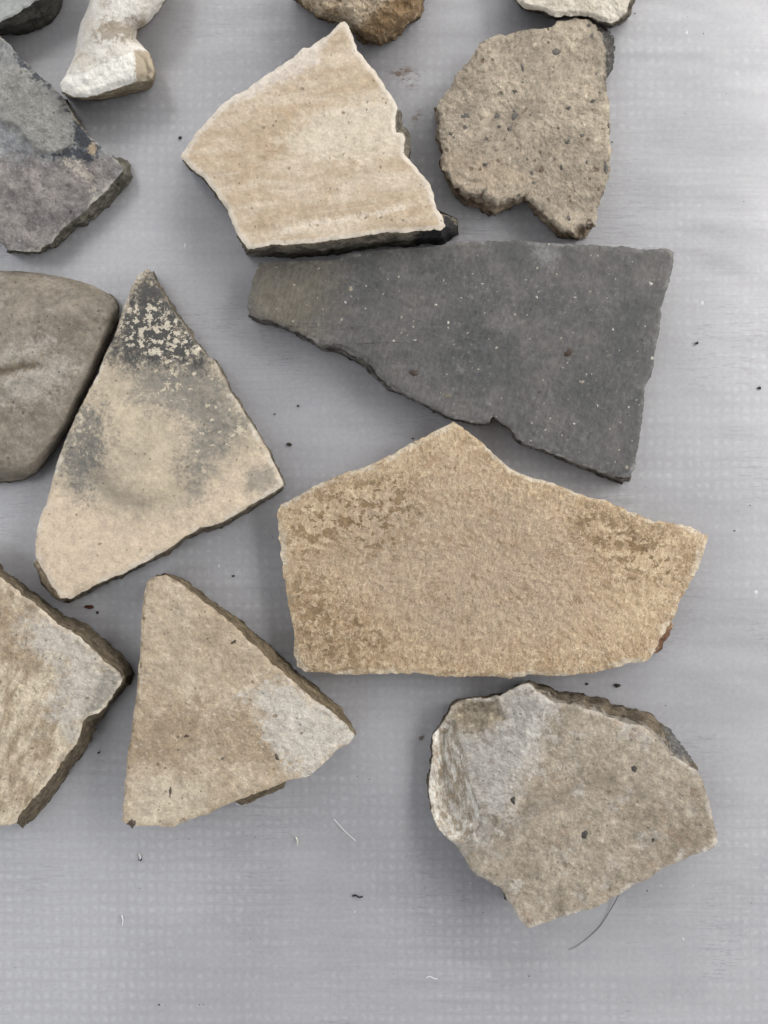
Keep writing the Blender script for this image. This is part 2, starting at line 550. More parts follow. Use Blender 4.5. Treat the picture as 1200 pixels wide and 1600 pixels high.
# ================================================================== SHARED EDGE MATERIAL
def edge_material(name, dark, light, pale=None, seed=1, pale_amt=0.5, black=None):
    dark = tuple(int(v * 1.02) for v in dark); light = tuple(int(v * 1.08) for v in light)
    m = Mat(name, seed)
    n1 = m.noise(22, 5, 0.6, stretch=(1, 1, 0.5)); n2 = m.noise(5, 3, 0.6, off=2)
    c = m.mix(dark, light, m.step(n1, 0.35, 0.68))
    if pale:
        dp = m.attr('depth')
        k = m.step(m.math('MULTIPLY_ADD', m.sub(m.noise(12, 4, 0.6, off=4), 0.5), 1.4, dp), 0.32, 0.05)
        c = m.mix(c, pale, m.mul(k, pale_amt))
    if black:
        c = m.mix(c, m.mix(black[1], tuple(min(235, int(v * 1.25) + 14) for v in black[1]), m.step(m.noise(7, 5, 0.7, off=9), 0.48, 0.64)), m.zone(black[0], 4, 5, 12))
    c = m.bright(c, n2, 0.78, 1.2)
    c = m.mix(c, tuple(int(v * 0.45) for v in dark), m.mul(m.specks(13, 2.2, 0.35), 0.7))
    m.bump(m.add(n2, n1), 3.5, 0.8)
    return m.out(c, 0.9, 0.2)

# ================================================================== SHERDS
# ---- cream trapezoid with charred lower edge
def cream():
    Z = {'char': px([(990, 925), (1110, 880), (1180, 930), (1190, 1020), (1000, 1030)], 270, 0, 2.609),
         'pale_top': px([(350, 330), (520, 190), (620, 170), (590, 270), (450, 330), (200, 440), (130, 500), (200, 420)], 270, 0, 2.609),
         'line': px([(430, 930), (600, 898), (780, 872), (930, 838), (960, 852), (780, 890), (600, 915), (440, 950)], 270, 0, 2.609),
         'pale_mid': px([(430, 570), (560, 470), (780, 400), (930, 420), (950, 620), (800, 680), (560, 660)], 270, 0, 2.609)}
    m = Mat('cream_slip', 1)
    band = m.noise(26, 4, 0.55, stretch=(5, 1, 1), rot=8, warp=14, warp_size=80)
    big = m.noise(85, 4, 0.6, off=3)
    c = m.mix((196, 173, 142), (213, 195, 169), m.step(band, 0.38, 0.66))
    c = m.mix(c, (188, 160, 122), m.mul(m.step(big, 0.5, 0.72), 0.6))
    c = m.mix(c, (220, 207, 184), m.mul(m.zone('pale_mid', 16, 12, 20), 0.65))
    c = m.mix(c, (217, 205, 190), m.mul(m.zone('pale_top', 6, 7, 14, off=2), 0.8))
    c = m.mix(c, (232, 221, 202), m.mul(m.zone('line', 4, 5, 10, off=5), 0.5))
    ln = m.noise(5.5, 3, 0.55, stretch=(26, 1, 1), rot=8, off=8, warp=5, warp_size=60)
    c = m.mix(c, (230, 219, 198), m.mul(m.step(ln, 0.60, 0.72), 0.3))
    c = m.bright(c, m.noise(4, 3, 0.7, off=5), 0.91, 1.08)
    c = m.mix(c, (138, 110, 80), m.mul(m.specks(21, 2.6, 0.4, off=1, soft=0.6), 0.75))
    c = m.mix(c, (226, 216, 200), m.mul(m.step(m.math('MULTIPLY_ADD', m.noise(10, 3, off=4), 6.0, m.attr('edge')), 8.0, 3.5), 0.6))
    m.bump(m.add(m.noise(9, 5, 0.65), m.mul(m.inv(m.specks(21, 2.6, 0.4, off=1, soft=0.6)), 0.6)), 2.0, 0.6)
    c = m.aged(c, 0.55, 0.9, 0.6)
    mat = m.out(c, 0.82, 0.2)
    em = edge_material('charred_break', (78, 73, 64), (126, 118, 102), (168, 152, 126), 2, 0.35, black=('char', (42, 41, 41)))
    pts = [(30, 640, 0.5), (50, 615), (90, 545), (135, 500), (190, 435), (240, 395), (300, 365), (370, 315), (430, 275), (490, 235),
           (530, 195), (560, 193), (600, 165), (640, 130), (680, 88), (698, 84), (715, 105, 1), (735, 150, 2), (752, 205, 1), (790, 250, 1),
           (835, 305, 1), (870, 360, 1), (905, 410, 1), (918, 440, 2), (905, 485, 12), (912, 540, 13), (938, 545, 10), (948, 568, 8), (940, 600, 12),
           (945, 635, 9), (980, 665, 2), (1015, 710, 1), (1050, 755, 1), (1065, 800, 2), (1075, 850, 3), (1096, 880, 8), (1110, 922, 29),
           (1090, 940, 22), (1050, 937, 22), (990, 945, 21), (930, 950, 21), (870, 948, 22), (800, 957, 22), (730, 970, 21), (640, 980, 21), (560, 990, 20),
           (480, 1000, 19), (420, 995, 19), (370, 1005, 16), (310, 1017, 13), (285, 990, 0.5), (245, 920, 0.3), (220, 855, 0.3), (170, 780, 0.3), (125, 725, 0.3), (80, 690, 0.5)]
    pts = px(pts, 270, 0, 2.609)
    sherd('cream_sherd', 'cream four-sided potsherd whose lower broken edge is charred black at its right end', 'potsherd', pts, 72, mat, em,
          centre=(490, 240), zones=Z, seed=11, jag=(0.98, 8), lip=2.6, rough=0.45, wall_rough=2.6,
          relief=lambda x, y, d: 3.0 * np.exp(-((x - 500) ** 2 + (y - 240) ** 2) / 160 ** 2)
          + 0.9 * np.sin((y + 0.15 * x) / 13 + 1.3 * vnoise(x / 70, y / 70, seed=3)) * vnoise(x / 90, y / 50, seed=8))
cream()

# ---- taupe pebbly sherd with dark grit
def taupe():
    pts = [(350, 165), (400, 155), (500, 140), (590, 130), (640, 100), (720, 85), (785, 92), (815, 125, 6), (842, 180, 17), (856, 240, 17), (862, 320, 10),
           (864, 420, 1), (875, 500), (880, 600, 1), (888, 700, 1), (885, 790, 1), (860, 880, 1), (825, 970, 1), (815, 1020, 1), (812, 1060, 2), (790, 1045, 12), (740, 1050, 22),
           (705, 1088, 16), (650, 1072, 9), (600, 1030, 11), (570, 990, 12), (530, 960, 9), (500, 938, 5), (480, 922, 2), (440, 930, 9), (400, 932, 15), (350, 948, 19),
           (305, 935, 21), (290, 900, 26), (245, 905, 22), (200, 900, 14), (145, 868, 5), (125, 840, 3), (92, 800, 2), (86, 740, 2), (95, 710, 1), (80, 640, 1), (86, 570, 1),
           (70, 500, 2), (90, 460), (130, 410), (155, 350), (200, 310), (230, 270), (270, 205), (310, 180)]
    pts = px(pts, 660, 0, 3.0)
    Z = {'light': px([(90, 700), (300, 740), (500, 800), (480, 920), (300, 900), (140, 870), (80, 800)], 660, 0, 3),
         'dark_rim': px([(790, 90), (830, 130), (855, 240), (850, 430), (980, 440), (980, 60)], 660, 0, 3)}
    m = Mat('taupe_sandy_ware', 5)
    big = m.noise(70, 4, 0.6)
    pull = m.noise(7, 4, 0.65, stretch=(1, 2.2, 1), rot=-12)
    c = m.mix((156, 143, 123), (184, 169, 145), m.step(big, 0.36, 0.64))
    c = m.mix(c, (186, 165, 138), m.mul(m.zone('light', 18, 16, 30), 0.6))
    c = m.mix(c, (196, 180, 156), m.mul(m.step(pull, 0.58, 0.72), 0.55))
    c = m.mix(c, (120, 101, 84), m.mul(m.step(pull, 0.42, 0.33), 0.6))
    pit = m.maxi(m.specks(15, 2.6, 0.4, off=22), m.specks(28, 4.0, 0.3, off=23))
    c = m.mix(c, (112, 92, 72), m.mul(pit, 0.75))
    c = m.mix(c, (204, 190, 166), m.mul(m.specks(13, 2.4, 0.35, off=24), 0.6))
    c = m.mix(c, (92, 86, 78), m.mul(m.zone('dark_rim', 3, 3, 12), 0.65))
    c = m.mix(c, (96, 92, 87), m.mul(m.specks(17, 3.0, 0.34, off=2), 0.85))
    c = m.mix(c, (110, 84, 62), m.mul(m.specks(23, 2.4, 0.3, off=5), 0.6))
    c = m.mix(c, (205, 195, 178), m.mul(m.specks(27, 2.4, 0.25, off=8), 0.6))
    c = m.mix(c, (88, 84, 78), m.mul(m.mul(m.step(m.math('MULTIPLY_ADD', m.noise(15, 4, off=3), 30.0, m.attr('edge')), 15.0, 11.0), m.step(m.noise(40, 3, 0.6, off=21), 0.42, 0.58)), 0.7))
    c = m.bright(c, m.noise(3.5, 3, 0.7, off=6), 0.87, 1.11)
    m.bump(m.sub(m.add(pull, m.noise(6, 4, 0.7)), m.mul(pit, 0.8)), 3.4, 1.0)
    c = m.aged(c, 0.9, 0.8, 0.9)
    mat = m.out(c, 0.9, 0.15)
    em = edge_material('crumbly_break', (104, 86, 66), (158, 140, 116), (190, 178, 158), 6, 0.5, black=('dark_rim', (72, 70, 66)))
    root, surf = sherd('grit_flecked_sherd', 'taupe sandy potsherd flecked with dark grit, notched along its lower edge', 'potsherd', pts, 44, mat, em,
          centre=(820, 190), zones=Z, seed=23, jag=(1.65, 7), lip=3.8, rough=0.9, rough_size=9, wall_rough=4.5,
          relief=lambda x, y, d: -5 * sm(x, 915, 960) * sm(y, 160, 60))
    g = Mat('dark_grit', 8)
    gm = g.out(g.bright(g.mix((92, 88, 82), (116, 110, 101), g.noise(5)), g.noise(2.5, off=3), 0.8, 1.2), 0.8, 0.3)
    grits(root, surf, [(869, 84, 8.2, 8.2, 20), (804, 180, 5.5, 7.2, 10), (727, 182, 7.2, 6.6, 40), (796, 203, 3.7, 6.6, -25), (803, 143, 3.5, 3.7, 0), (776, 181, 4.4, 4.8, 0),
                       (910, 213, 3.7, 3.3, 15), (704, 210, 5.1, 2.6, -10), (759, 257, 4.7, 3.6, 10), (816, 107, 2.2, 6.6, 15), (889, 170, 4.4, 3.3, 20), (950, 196, 3.3, 6.1, 10),
                       (926, 158, 3.7, 3.1, 20), (932, 116, 2.4, 3.5, 0), (783, 146, 2.6, 2.4, 0), (917, 255, 3.3, 4.4, 0), (946, 262, 4.4, 9.9, 5), (877, 262, 2.4, 4.4, 10), (887, 222, 3.3, 3.7, 0)], gm)
taupe()

# ---- dark grey slab
def dark():
    pts = [(405, 410), (440, 409), (473, 408), (530, 406), (543, 397), (603, 391), (660, 387), (720, 378), (750, 377), (803, 375), (860, 380), (933, 383), (973, 385),
           (1000, 390), (1047, 389), (1054, 395), (1050, 423), (1043, 453), (1033, 480), (1032, 507), (1023, 550), (1021, 573), (1017, 590), (1007, 607), (1005, 643), (1000, 677),
           (995, 710, 1), (992, 730, 2), (984, 745, 8), (972, 746, 13), (955, 741, 10), (933, 735, 6), (907, 726, 5), (880, 714, 4), (860, 707, 4), (843, 700, 4), (827, 695, 4), (808, 685, 4),
           (798, 670, 3), (781, 658, 3), (771, 650, 4), (764, 661, 4), (740, 660, 4), (703, 652, 3), (670, 634, 3), (637, 617, 4), (605, 601, 5), (590, 580, 10), (568, 560, 11), (545, 547, 11), (523, 538, 13),
           (500, 538, 6), (470, 520, 6), (437, 506, 6), (407, 498, 7), (391, 491, 6), (386, 482, 2), (388, 463), (395, 437)]
    Z = {'olive': [(380, 400), (520, 400), (520, 480), (470, 540), (380, 520)],
         'dust': [(835, 385), (862, 385), (872, 400), (858, 416), (838, 410)]}
    m = Mat('dark_grey_ware', 9)
    big = m.noise(90, 4, 0.6)
    c = m.mix((83, 83, 82), (103, 100, 96), m.step(big, 0.34, 0.66))
    c = m.mix(c, (126, 124, 120), m.mul(m.step(m.noise(38, 6, 0.72, off=12), 0.55, 0.72), 0.4))
    c = m.mix(c, (112, 104, 88), m.mul(m.zone('olive', 40, 16, 40), 0.85))
    c = m.mix(c, (84, 84, 86), m.mul(m.step(m.noise(60, 6, 0.65, off=4), 0.55, 0.70), 0.3))
    c = m.mix(c, (150, 150, 150), m.mul(m.zone('dust', 10, 5, 10), 0.45))
    c = m.bright(c, m.noise(4, 4, 0.7, off=15, stretch=(1, 6, 1), rot=-14), 0.90, 1.11)
    c = m.mix(c, (136, 132, 124), m.mul(m.mul(m.step(m.noise(7, 5, 0.75, off=16), 0.55, 0.66), m.step(m.noise(90, 4, 0.6, off=17), 0.46, 0.62)), 0.55))
    c = m.mix(c, (168, 162, 150), m.mul(m.step(m.noise(2.6, 3, 0.6, off=18, stretch=(1, 20, 1), rot=38), 0.71, 0.78), 0.35))
    c = m.bright(c, m.noise(5, 4, 0.7, stretch=(1, 1.7, 1), rot=-15, off=3), 0.86, 1.14)
    c = m.mix(c, (186, 178, 158), m.mul(m.maxi(m.specks(13, 1.35, 0.36, off=1, stretch=(1, 1.5, 1), rot=-25), m.specks(9, 1.1, 0.3, off=13)), 0.7))
    c = m.mix(c, (176, 164, 138), m.mul(m.specks(34, 3.0, 0.28, off=6), 0.7))
    c = m.mix(c, (140, 128, 100), m.mul(m.specks(60, 5.0, 0.25, off=9, soft=0.7), 0.5))
    c = m.mix(c, (64, 62, 60), m.mul(m.specks(26, 2.6, 0.35, off=4), 0.7))
    c = m.mix(c, (150, 148, 142), m.mul(m.mul(m.step(m.math('MULTIPLY_ADD', m.noise(12, 4, off=3), 9.0, m.attr('edge')), 5.5, 3.5), m.step(m.noise(40, 3, 0.6, off=21), 0.42, 0.58)), 0.55))
    m.bump(m.add(m.noise(6, 4, 0.7), m.noise(22, 3, 0.5, off=2)), 1.6, 0.6)
    c = m.aged(c, 0.55, 0.6, 0.3)
    mat = m.out(c, 0.72, 0.3)
    em = edge_material('dark_break', (50, 48, 46), (116, 111, 102), (160, 156, 148), 10, 0.75)
    root, surf = sherd('dark_grey_sherd', 'large dark grey potsherd speckled with tiny white grains, tapering to the left', 'potsherd', pts, 42, mat, em,
          centre=(790, 530), zones=Z, seed=31, jag=(0.98, 7), lip=2.6, rough=0.35, N=760, R=90, wall_rough=2.5,
          relief=lambda x, y, d: 2.5 * np.exp(-((x - 760) ** 2 / 260 ** 2 + (y - 520) ** 2 / 150 ** 2)))
    g = Mat('rusty_mineral', 12)
    gm = g.out(g.bright(g.mix((52, 42, 36), (84, 64, 50), g.noise(6)), g.noise(3, off=3), 0.75, 1.25), 0.7, 0.35)
    grits(root, surf, [(887, 551, 9, 8, 15), (647, 583, 7, 5, 10)], gm, 'rusty_inclusion')
    w = Mat('pale_mineral', 13)
    wm = w.out(w.bright(w.mix((190, 184, 170), (208, 204, 196), w.noise(4)), w.noise(2, off=3), 0.85, 1.1), 0.8, 0.3)
    grits(root, surf, [(1016, 444, 2.6, 2.9, 0), (681, 477, 2.7, 1.9, 10), (700, 504, 2.2, 2.9, 20), (754, 444, 2.0, 1.7, 0), (648, 532, 3.6, 1.7, 0), (838, 465, 2.2, 2.4, 0), (957, 515, 2.2, 2.2, 0),
                       (934, 635, 1.9, 2.9, 0), (982, 637, 2.2, 2.2, 0), (898, 465, 2.9, 1.4, 0), (540, 473, 1.7, 2.2, 30), (615, 533, 2.3, 2.3, 0), (1018, 560, 2.4, 2.4, 0), (896, 662, 2.2, 1.4, -30)], wm, 'pale_grain')
dark()

# ---- large tan sherd with mottled crust
def tan():
    pts = [(433.5, 800, 1), (438, 789), (459, 779), (480, 765), (498, 756), (519, 747), (546, 737), (582, 725), (612, 710), (636, 696), (660, 684), (684, 672), (708, 660), (718, 664),
           (735, 677), (750, 688), (768, 706), (787, 723), (805, 737), (829, 746), (859, 753), (889, 765), (913, 774), (940, 780), (970, 792), (994, 803), (1018, 813), (1042, 816),
           (1066, 819), (1087, 827), (1105, 837), (1106, 845), (1099, 866), (1090, 890), (1077, 911, 1), (1063, 938, 3), (1053, 962, 5), (1042, 983, 8), (1030, 1001, 9), (1020, 1023, 6), (1014, 1031, 2),
           (982, 1038), (946, 1046), (922, 1052), (880, 1056), (826, 1055), (796, 1060), (760, 1056), (702, 1057), (648, 1053), (600, 1052), (564, 1053), (531, 1055), (495, 1049),
           (477, 1050), (465, 1041, 1), (460, 1025, 1), (460, 1001, 1), (454, 965, 1), (448, 926, 1), (442, 896, 1), (439, 866, 1), (435, 830, 1)]
    Z = {'smooth_mid': [(560, 800), (700, 740), (860, 800), (920, 900), (900, 1000), (700, 1010), (600, 960), (520, 860)],
         'wet_left': [(440, 800), (520, 750), (640, 740), (650, 800), (610, 870), (520, 850), (460, 880)],
         'wet_right': [(880, 800), (960, 800), (1090, 870), (1060, 930), (980, 900), (900, 860)],
         'low_left': [(450, 910), (500, 900), (560, 950), (620, 1000), (600, 1050), (470, 1045)],
         'red': [(1030, 985), (1060, 975), (1050, 1020), (1020, 1030)]}
    m = Mat('tan_crusted_ware', 14)
    big = m.noise(110, 5, 0.65)
    worm = m.noise(10, 6, 0.7, dist=1.0, stretch=(1, 1.35, 1), rot=-10)
    worm2 = m.noise(4.6, 3, 0.6, off=5, stretch=(1, 2.0, 1), rot=-14)
    clump = m.noise(30, 6, 0.72, off=18)
    c = m.mix((176, 148, 112), (197, 170, 133), m.step(big, 0.36, 0.64))
    mid = m.zone('smooth_mid', 50, 22, 50)
    c = m.mix(c, (181, 157, 131), m.mul(mid, 0.85))
    c = m.mix(c, (160, 130, 92), m.mul(m.zone('low_left', 34, 16, 25), 0.4))
    c = m.mix(c, (160, 131, 94), m.mul(m.step(clump, 0.47, 0.36), 0.55))
    crust = m.mul(m.step(worm, 0.50, 0.60), m.step(clump, 0.40, 0.58))
    c = m.mix(c, (220, 195, 154), m.mul(crust, m.math('MULTIPLY_ADD', mid, -0.45, 0.85)))
    c = m.mix(c, (158, 130, 96), m.mul(m.step(worm2, 0.44, 0.34), 0.45))
    c = m.mix(c, (214, 192, 158), m.mul(m.step(worm2, 0.55, 0.64), 0.5))
    rd = m.ridge(15, 0.028, off=14, stretch=(1, 1.3, 1), rot=-12)
    c = m.mix(c, (230, 209, 172), m.mul(rd, m.math('MULTIPLY_ADD', mid, -0.25, 0.45)))
    wet = m.maxi(m.maxi(m.zone('wet_left', 40, 14, 40), m.zone('wet_right', 40, 14, 40)), m.mul(m.zone('low_left', 30, 12, 30), 0.8))
    b1 = m.noise(20, 5, 0.62, off=7, stretch=(1.3, 1, 1)); b2 = m.noise(10, 4, 0.6, off=8)
    blot = m.maxi(m.step(b1, 0.535, 0.57), m.step(b2, 0.57, 0.605))
    spots = m.specks(40, 8, 0.28, off=16, soft=0.45)
    bl = m.maxi(m.mul(m.maxi(blot, spots), wet), m.mul(m.maxi(m.step(b2, 0.61, 0.66), m.specks(58, 9, 0.18, off=17, soft=0.5)), 0.5))
    tone = m.mix((122, 96, 62), (148, 120, 82), m.step(m.noise(16, 4, 0.65, off=20), 0.38, 0.62))
    c = m.mix(c, tone, m.mul(bl, 0.88))
    c = m.mix(c, (108, 88, 64), m.mul(m.specks(46, 2.2, 0.3, off=2), 0.6))
    c = m.mix(c, (222, 210, 188), m.mul(m.mul(m.step(m.math('MULTIPLY_ADD', m.noise(14, 4, off=3), 11.0, m.attr('edge')), 9.0, 5.5), m.step(m.noise(40, 3, 0.6, off=21), 0.42, 0.58)), 0.6))
    c = m.bright(c, m.noise(3, 3, 0.7, off=6), 0.92, 1.07)
    c = m.aged(c, 0.35, 0.5, 0.6)
    m.bump(m.mul(m.add(m.add(worm, worm2), m.mul(rd, 0.4)), m.math('MULTIPLY_ADD', bl, -0.6, 1.0)), 4.0, 1.0)
    mat = m.out(c, 0.85, 0.2)
    em = edge_material('tan_break', (120, 92, 62), (170, 142, 104), (205, 190, 165), 15, 0.6, black=('red', (104, 70, 46)))
    sherd('tan_crusted_sherd', 'largest tan potsherd with rough mottled crust and darker brown blotches', 'potsherd', pts, 42, mat, em,
          centre=(760, 880), zones=Z, seed=43, jag=(1.35, 7), lip=3.2, rough=0.8, rough_size=8, N=760, R=100,
          relief=lambda x, y, d: 3 * np.exp(-((x - 760) ** 2 / 280 ** 2 + (y - 880) ** 2 / 160 ** 2)))
tan()

# ---- smoke-stained triangle
def smoked():
    pts = [(600, 50), (618, 68, 2), (628, 90, 4), (650, 133, 5), (690, 205, 4), (740, 273, 3), (790, 342, 3), (830, 392, 2), (880, 432, 2), (910, 492, 2), (935, 552, 2), (975, 602, 1), (1005, 655, 1), (1050, 720, 1),
           (1090, 790, 1), (1130, 870, 1), (1158, 936, 2), (1110, 965, 5), (1050, 1000, 6), (1000, 1028, 7), (960, 1055, 7), (900, 1085, 7), (860, 1100, 6), (820, 1106, 7), (770, 1135, 5), (700, 1185, 5), (640, 1220, 5), (580, 1255, 4),
           (500, 1295, 4), (420, 1326, 5), (350, 1362, 6), (285, 1398, 5), (250, 1395, 6), (215, 1350, 10), (180, 1290, 12), (145, 1225, 5), (143, 1170, 2), (162, 1070), (197, 980), (212, 930), (227, 860), (252, 790),
           (292, 690), (342, 590), (392, 490), (432, 400), (472, 310), (492, 250), (517, 170), (547, 105), (577, 65)]
    pts = px(pts, 0, 400, 2.609)
    q = lambda a: px(a, 0, 400, 2.609)
    Z = {'black': q([(600, 30), (480, 250), (440, 400), (560, 440), (860, 460), (860, 400), (700, 170), (640, 60)]),
         'smoke_r': q([(540, 420), (850, 410), (970, 580), (1010, 690), (940, 790), (850, 860), (800, 990), (765, 960), (770, 740), (660, 640), (560, 560), (510, 470)]),
         'smoke_l': q([(320, 620), (410, 600), (420, 860), (330, 960), (240, 860), (270, 740)]),
         'ring': q([(300, 900), (420, 850), (520, 960), (680, 1010), (790, 960), (840, 840), (930, 780), (850, 900), (800, 1000), (700, 1060), (540, 1060), (400, 1010)]),
         'spot_r': q([(1010, 870), (1100, 860), (1150, 930), (1080, 970), (1000, 960)]),
         'flakes': q([(530, 190), (670, 190), (830, 380), (740, 440), (560, 410), (470, 330)]),
         'foot': q([(60, 1150), (170, 1150), (230, 1330), (265, 1392), (240, 1460), (120, 1420)]),
         'cream': q([(130, 940), (330, 980), (560, 1070), (760, 1050), (900, 900), (1060, 820), (1180, 940), (280, 1430), (100, 1250)])}
    m = Mat('smoke_stained_cream', 16)
    big = m.noise(80, 4, 0.6)
    c = m.mix((190, 174, 148), (206, 188, 158), m.step(big, 0.36, 0.64))
    c = m.mix(c, (214, 192, 163), m.mul(m.zone('cream', 22, 16, 24), 0.9))
    gr = m.math('MULTIPLY_ADD', m.step(m.noise(9, 6, 0.75, off=17), 0.38, 0.6), 0.28, 0.74)
    c = m.mix(c, (122, 119, 111), m.mul(m.mul(gr, m.zone('smoke_r', 34, 18, 30, off=2)), 0.9))
    c = m.mix(c, (118, 116, 110), m.mul(m.mul(gr, m.zone('smoke_l', 22, 16, 22, off=3)), 0.95))
    c = m.mix(c, (142, 135, 122), m.mul(m.zone('ring', 20, 8, 24, off=4), 0.3))  # smoky ring, with the shadow around the bulge painted into the colour
    c = m.mix(c, (146, 140, 126), m.mul(m.zone('spot_r', 12, 6, 20, off=5), 0.8))
    c = m.mix(c, (70, 71, 71), m.mul(m.zone('black', 20, 12, 24, off=6), 0.95))
    fl = m.step(m.noise(12, 7, 0.72, off=9), 0.515, 0.55)
    c = m.mix(c, (212, 200, 176), m.mul(m.mul(fl, m.zone('flakes', 8, 6, 20, off=7)), 0.95))
    fl2 = m.step(m.noise(13, 5, 0.62, off=10), 0.60, 0.63)
    sl = m.maxi(m.zone('smoke_l', 20, 8, 25, off=8), m.zone('smoke_r', 8, 8, 25, off=11))
    c = m.mix(c, (208, 194, 166), m.mul(m.mul(fl2, sl), 0.85))
    c = m.mix(c, (84, 70, 58), m.mul(m.specks(30, 1.9, 0.4, off=3), 0.8))
    c = m.mix(c, (228, 216, 196), m.mul(m.step(m.noise(3.5, 3, 0.6, off=12, stretch=(14, 1, 1), rot=-48), 0.68, 0.76), 0.35))
    c = m.mix(c, (224, 214, 198), m.mul(m.mul(m.mul(m.step(m.math('MULTIPLY_ADD', m.noise(12, 4, off=13), 9.0, m.attr('edge')), 8.0, 5.0), m.step(m.noise(40, 3, 0.6, off=21), 0.42, 0.58)), m.inv(m.zone('black', 10, 4, 20))), 0.55))
    c = m.bright(c, m.noise(4, 3, 0.7, off=6), 0.92, 1.08)
    m.bump(m.add(m.noise(7, 5, 0.65), m.mul(fl2, 0.15)), 1.9, 0.6)
    c = m.aged(c, 0.6, 0.8, 0.7)
    mat = m.out(c, 0.78, 0.25)
    em = edge_material('smoked_break', (74, 68, 58), (120, 108, 90), (205, 190, 165), 17, 0.35, black=('foot', (176, 158, 130)))
    def rel(x, y, d):
        u, v = x - 225, y - 700
        r = np.hypot(u / 85, (v) / 85)
        dome = 15 / (1 + np.exp((r - 0.95) * 7.5))
        groove = -2.5 * np.exp(-((np.hypot(u, v + 6) - 98) / 13) ** 2) * sm(v, 10, 50)
        return dome + groove
    sherd('smoke_stained_sherd', 'triangular cream potsherd smoked grey, its upright tip blackened and flaking', 'potsherd', pts, 54, mat, em,
          centre=(225, 700), zones=Z, seed=57, jag=(0.83, 8), lip=2.6, rough=0.4, N=720, R=100, relief=rel)
smoked()

# ---- thick rounded taupe piece on the left with a crease
def lug():
    pts = px([(-260, 120), (-120, 70), (0, 60), (100, 62), (200, 75), (300, 95), (380, 120), (440, 152), (470, 182), (480, 210), (476, 260), (452, 320), (420, 400), (380, 490), (330, 590),
              (290, 680), (245, 755), (195, 825), (150, 880), (100, 908), (40, 918), (-60, 925), (-200, 900), (-320, 760), (-380, 500), (-340, 260)], 0, 400, 2.609)
    Z = {'pale': px([(0, 380), (180, 350), (300, 420), (240, 560), (120, 560), (0, 600)], 0, 400, 2.609),
         'crease': px([(-60, 470), (60, 430), (170, 420), (190, 440), (60, 480), (-60, 510)], 0, 400, 2.609)}
    m = Mat('worn_taupe_ware', 18)
    big = m.noise(70, 4, 0.6)
    c = m.mix((122, 112, 97), (147, 137, 120), m.step(big, 0.36, 0.64))
    c = m.mix(c, (178, 171, 158), m.mul(m.zone('pale', 24, 18, 24), 0.65))
    c = m.mix(c, (170, 163, 150), m.mul(m.step(m.noise(30, 6, 0.72, off=12), 0.54, 0.68), 0.45))
    c = m.mix(c, (112, 98, 82), m.mul(m.step(m.noise(34, 6, 0.72, off=13), 0.55, 0.68), 0.4))
    c = m.mix(c, (126, 108, 80), m.mul(m.zone('crease', 8, 8, 12), 0.75))
    c = m.bright(c, m.noise(9, 4, 0.7, off=5), 0.88, 1.1)
    c = m.bright(c, m.noise(3, 3, 0.7, off=6), 0.92, 1.08)
    c = m.mix(c, (78, 72, 68), m.mul(m.maxi(m.specks(34, 3.2, 0.45, off=3), m.specks(14, 1.6, 0.3, off=9)), 0.75))
    c = m.mix(c, (112, 92, 70), m.mul(m.specks(26, 3.0, 0.35, off=4, soft=0.8), 0.6))
    m.bump(m.add(m.noise(9, 5, 0.65), m.noise(3.5, 3, 0.6, off=2)), 1.8, 0.6)
    c = m.aged(c, 0.9, 1.0, 0.7)
    mat = m.out(c, 0.8, 0.25)
    em = edge_material('taupe_break', (84, 76, 64), (120, 110, 96), None, 19)
    def rel(x, y, d):
        bow = -38 * (1 - np.sqrt(np.clip(1 - np.clip(1 - d / 75, 0, 1) ** 2, 0, 1)))
        cl = y - (576 - 0.13 * (x - 30) + 5 * vnoise(x / 18, y * 0, seed=4))
        fade = sm(x, 92, 40)
        crease = -5 * np.exp(-(cl / 6.0) ** 2) * fade + 3.5 * np.exp(-((cl - 14) / 14.0) ** 2) * fade + 6 * np.exp(-((cl + 18) / 16.0) ** 2) * fade
        return bow + crease
    sherd('rounded_lug_sherd', 'thick rounded taupe pottery piece with a pinched crease, cut by the left edge', 'potsherd', pts, 66, mat, em,
          centre=(40, 590), zones=Z, seed=61, jag=(0.38, 12), lip=14, rough=0.6, inset=12, relief=rel, N=600, R=90)
lug()

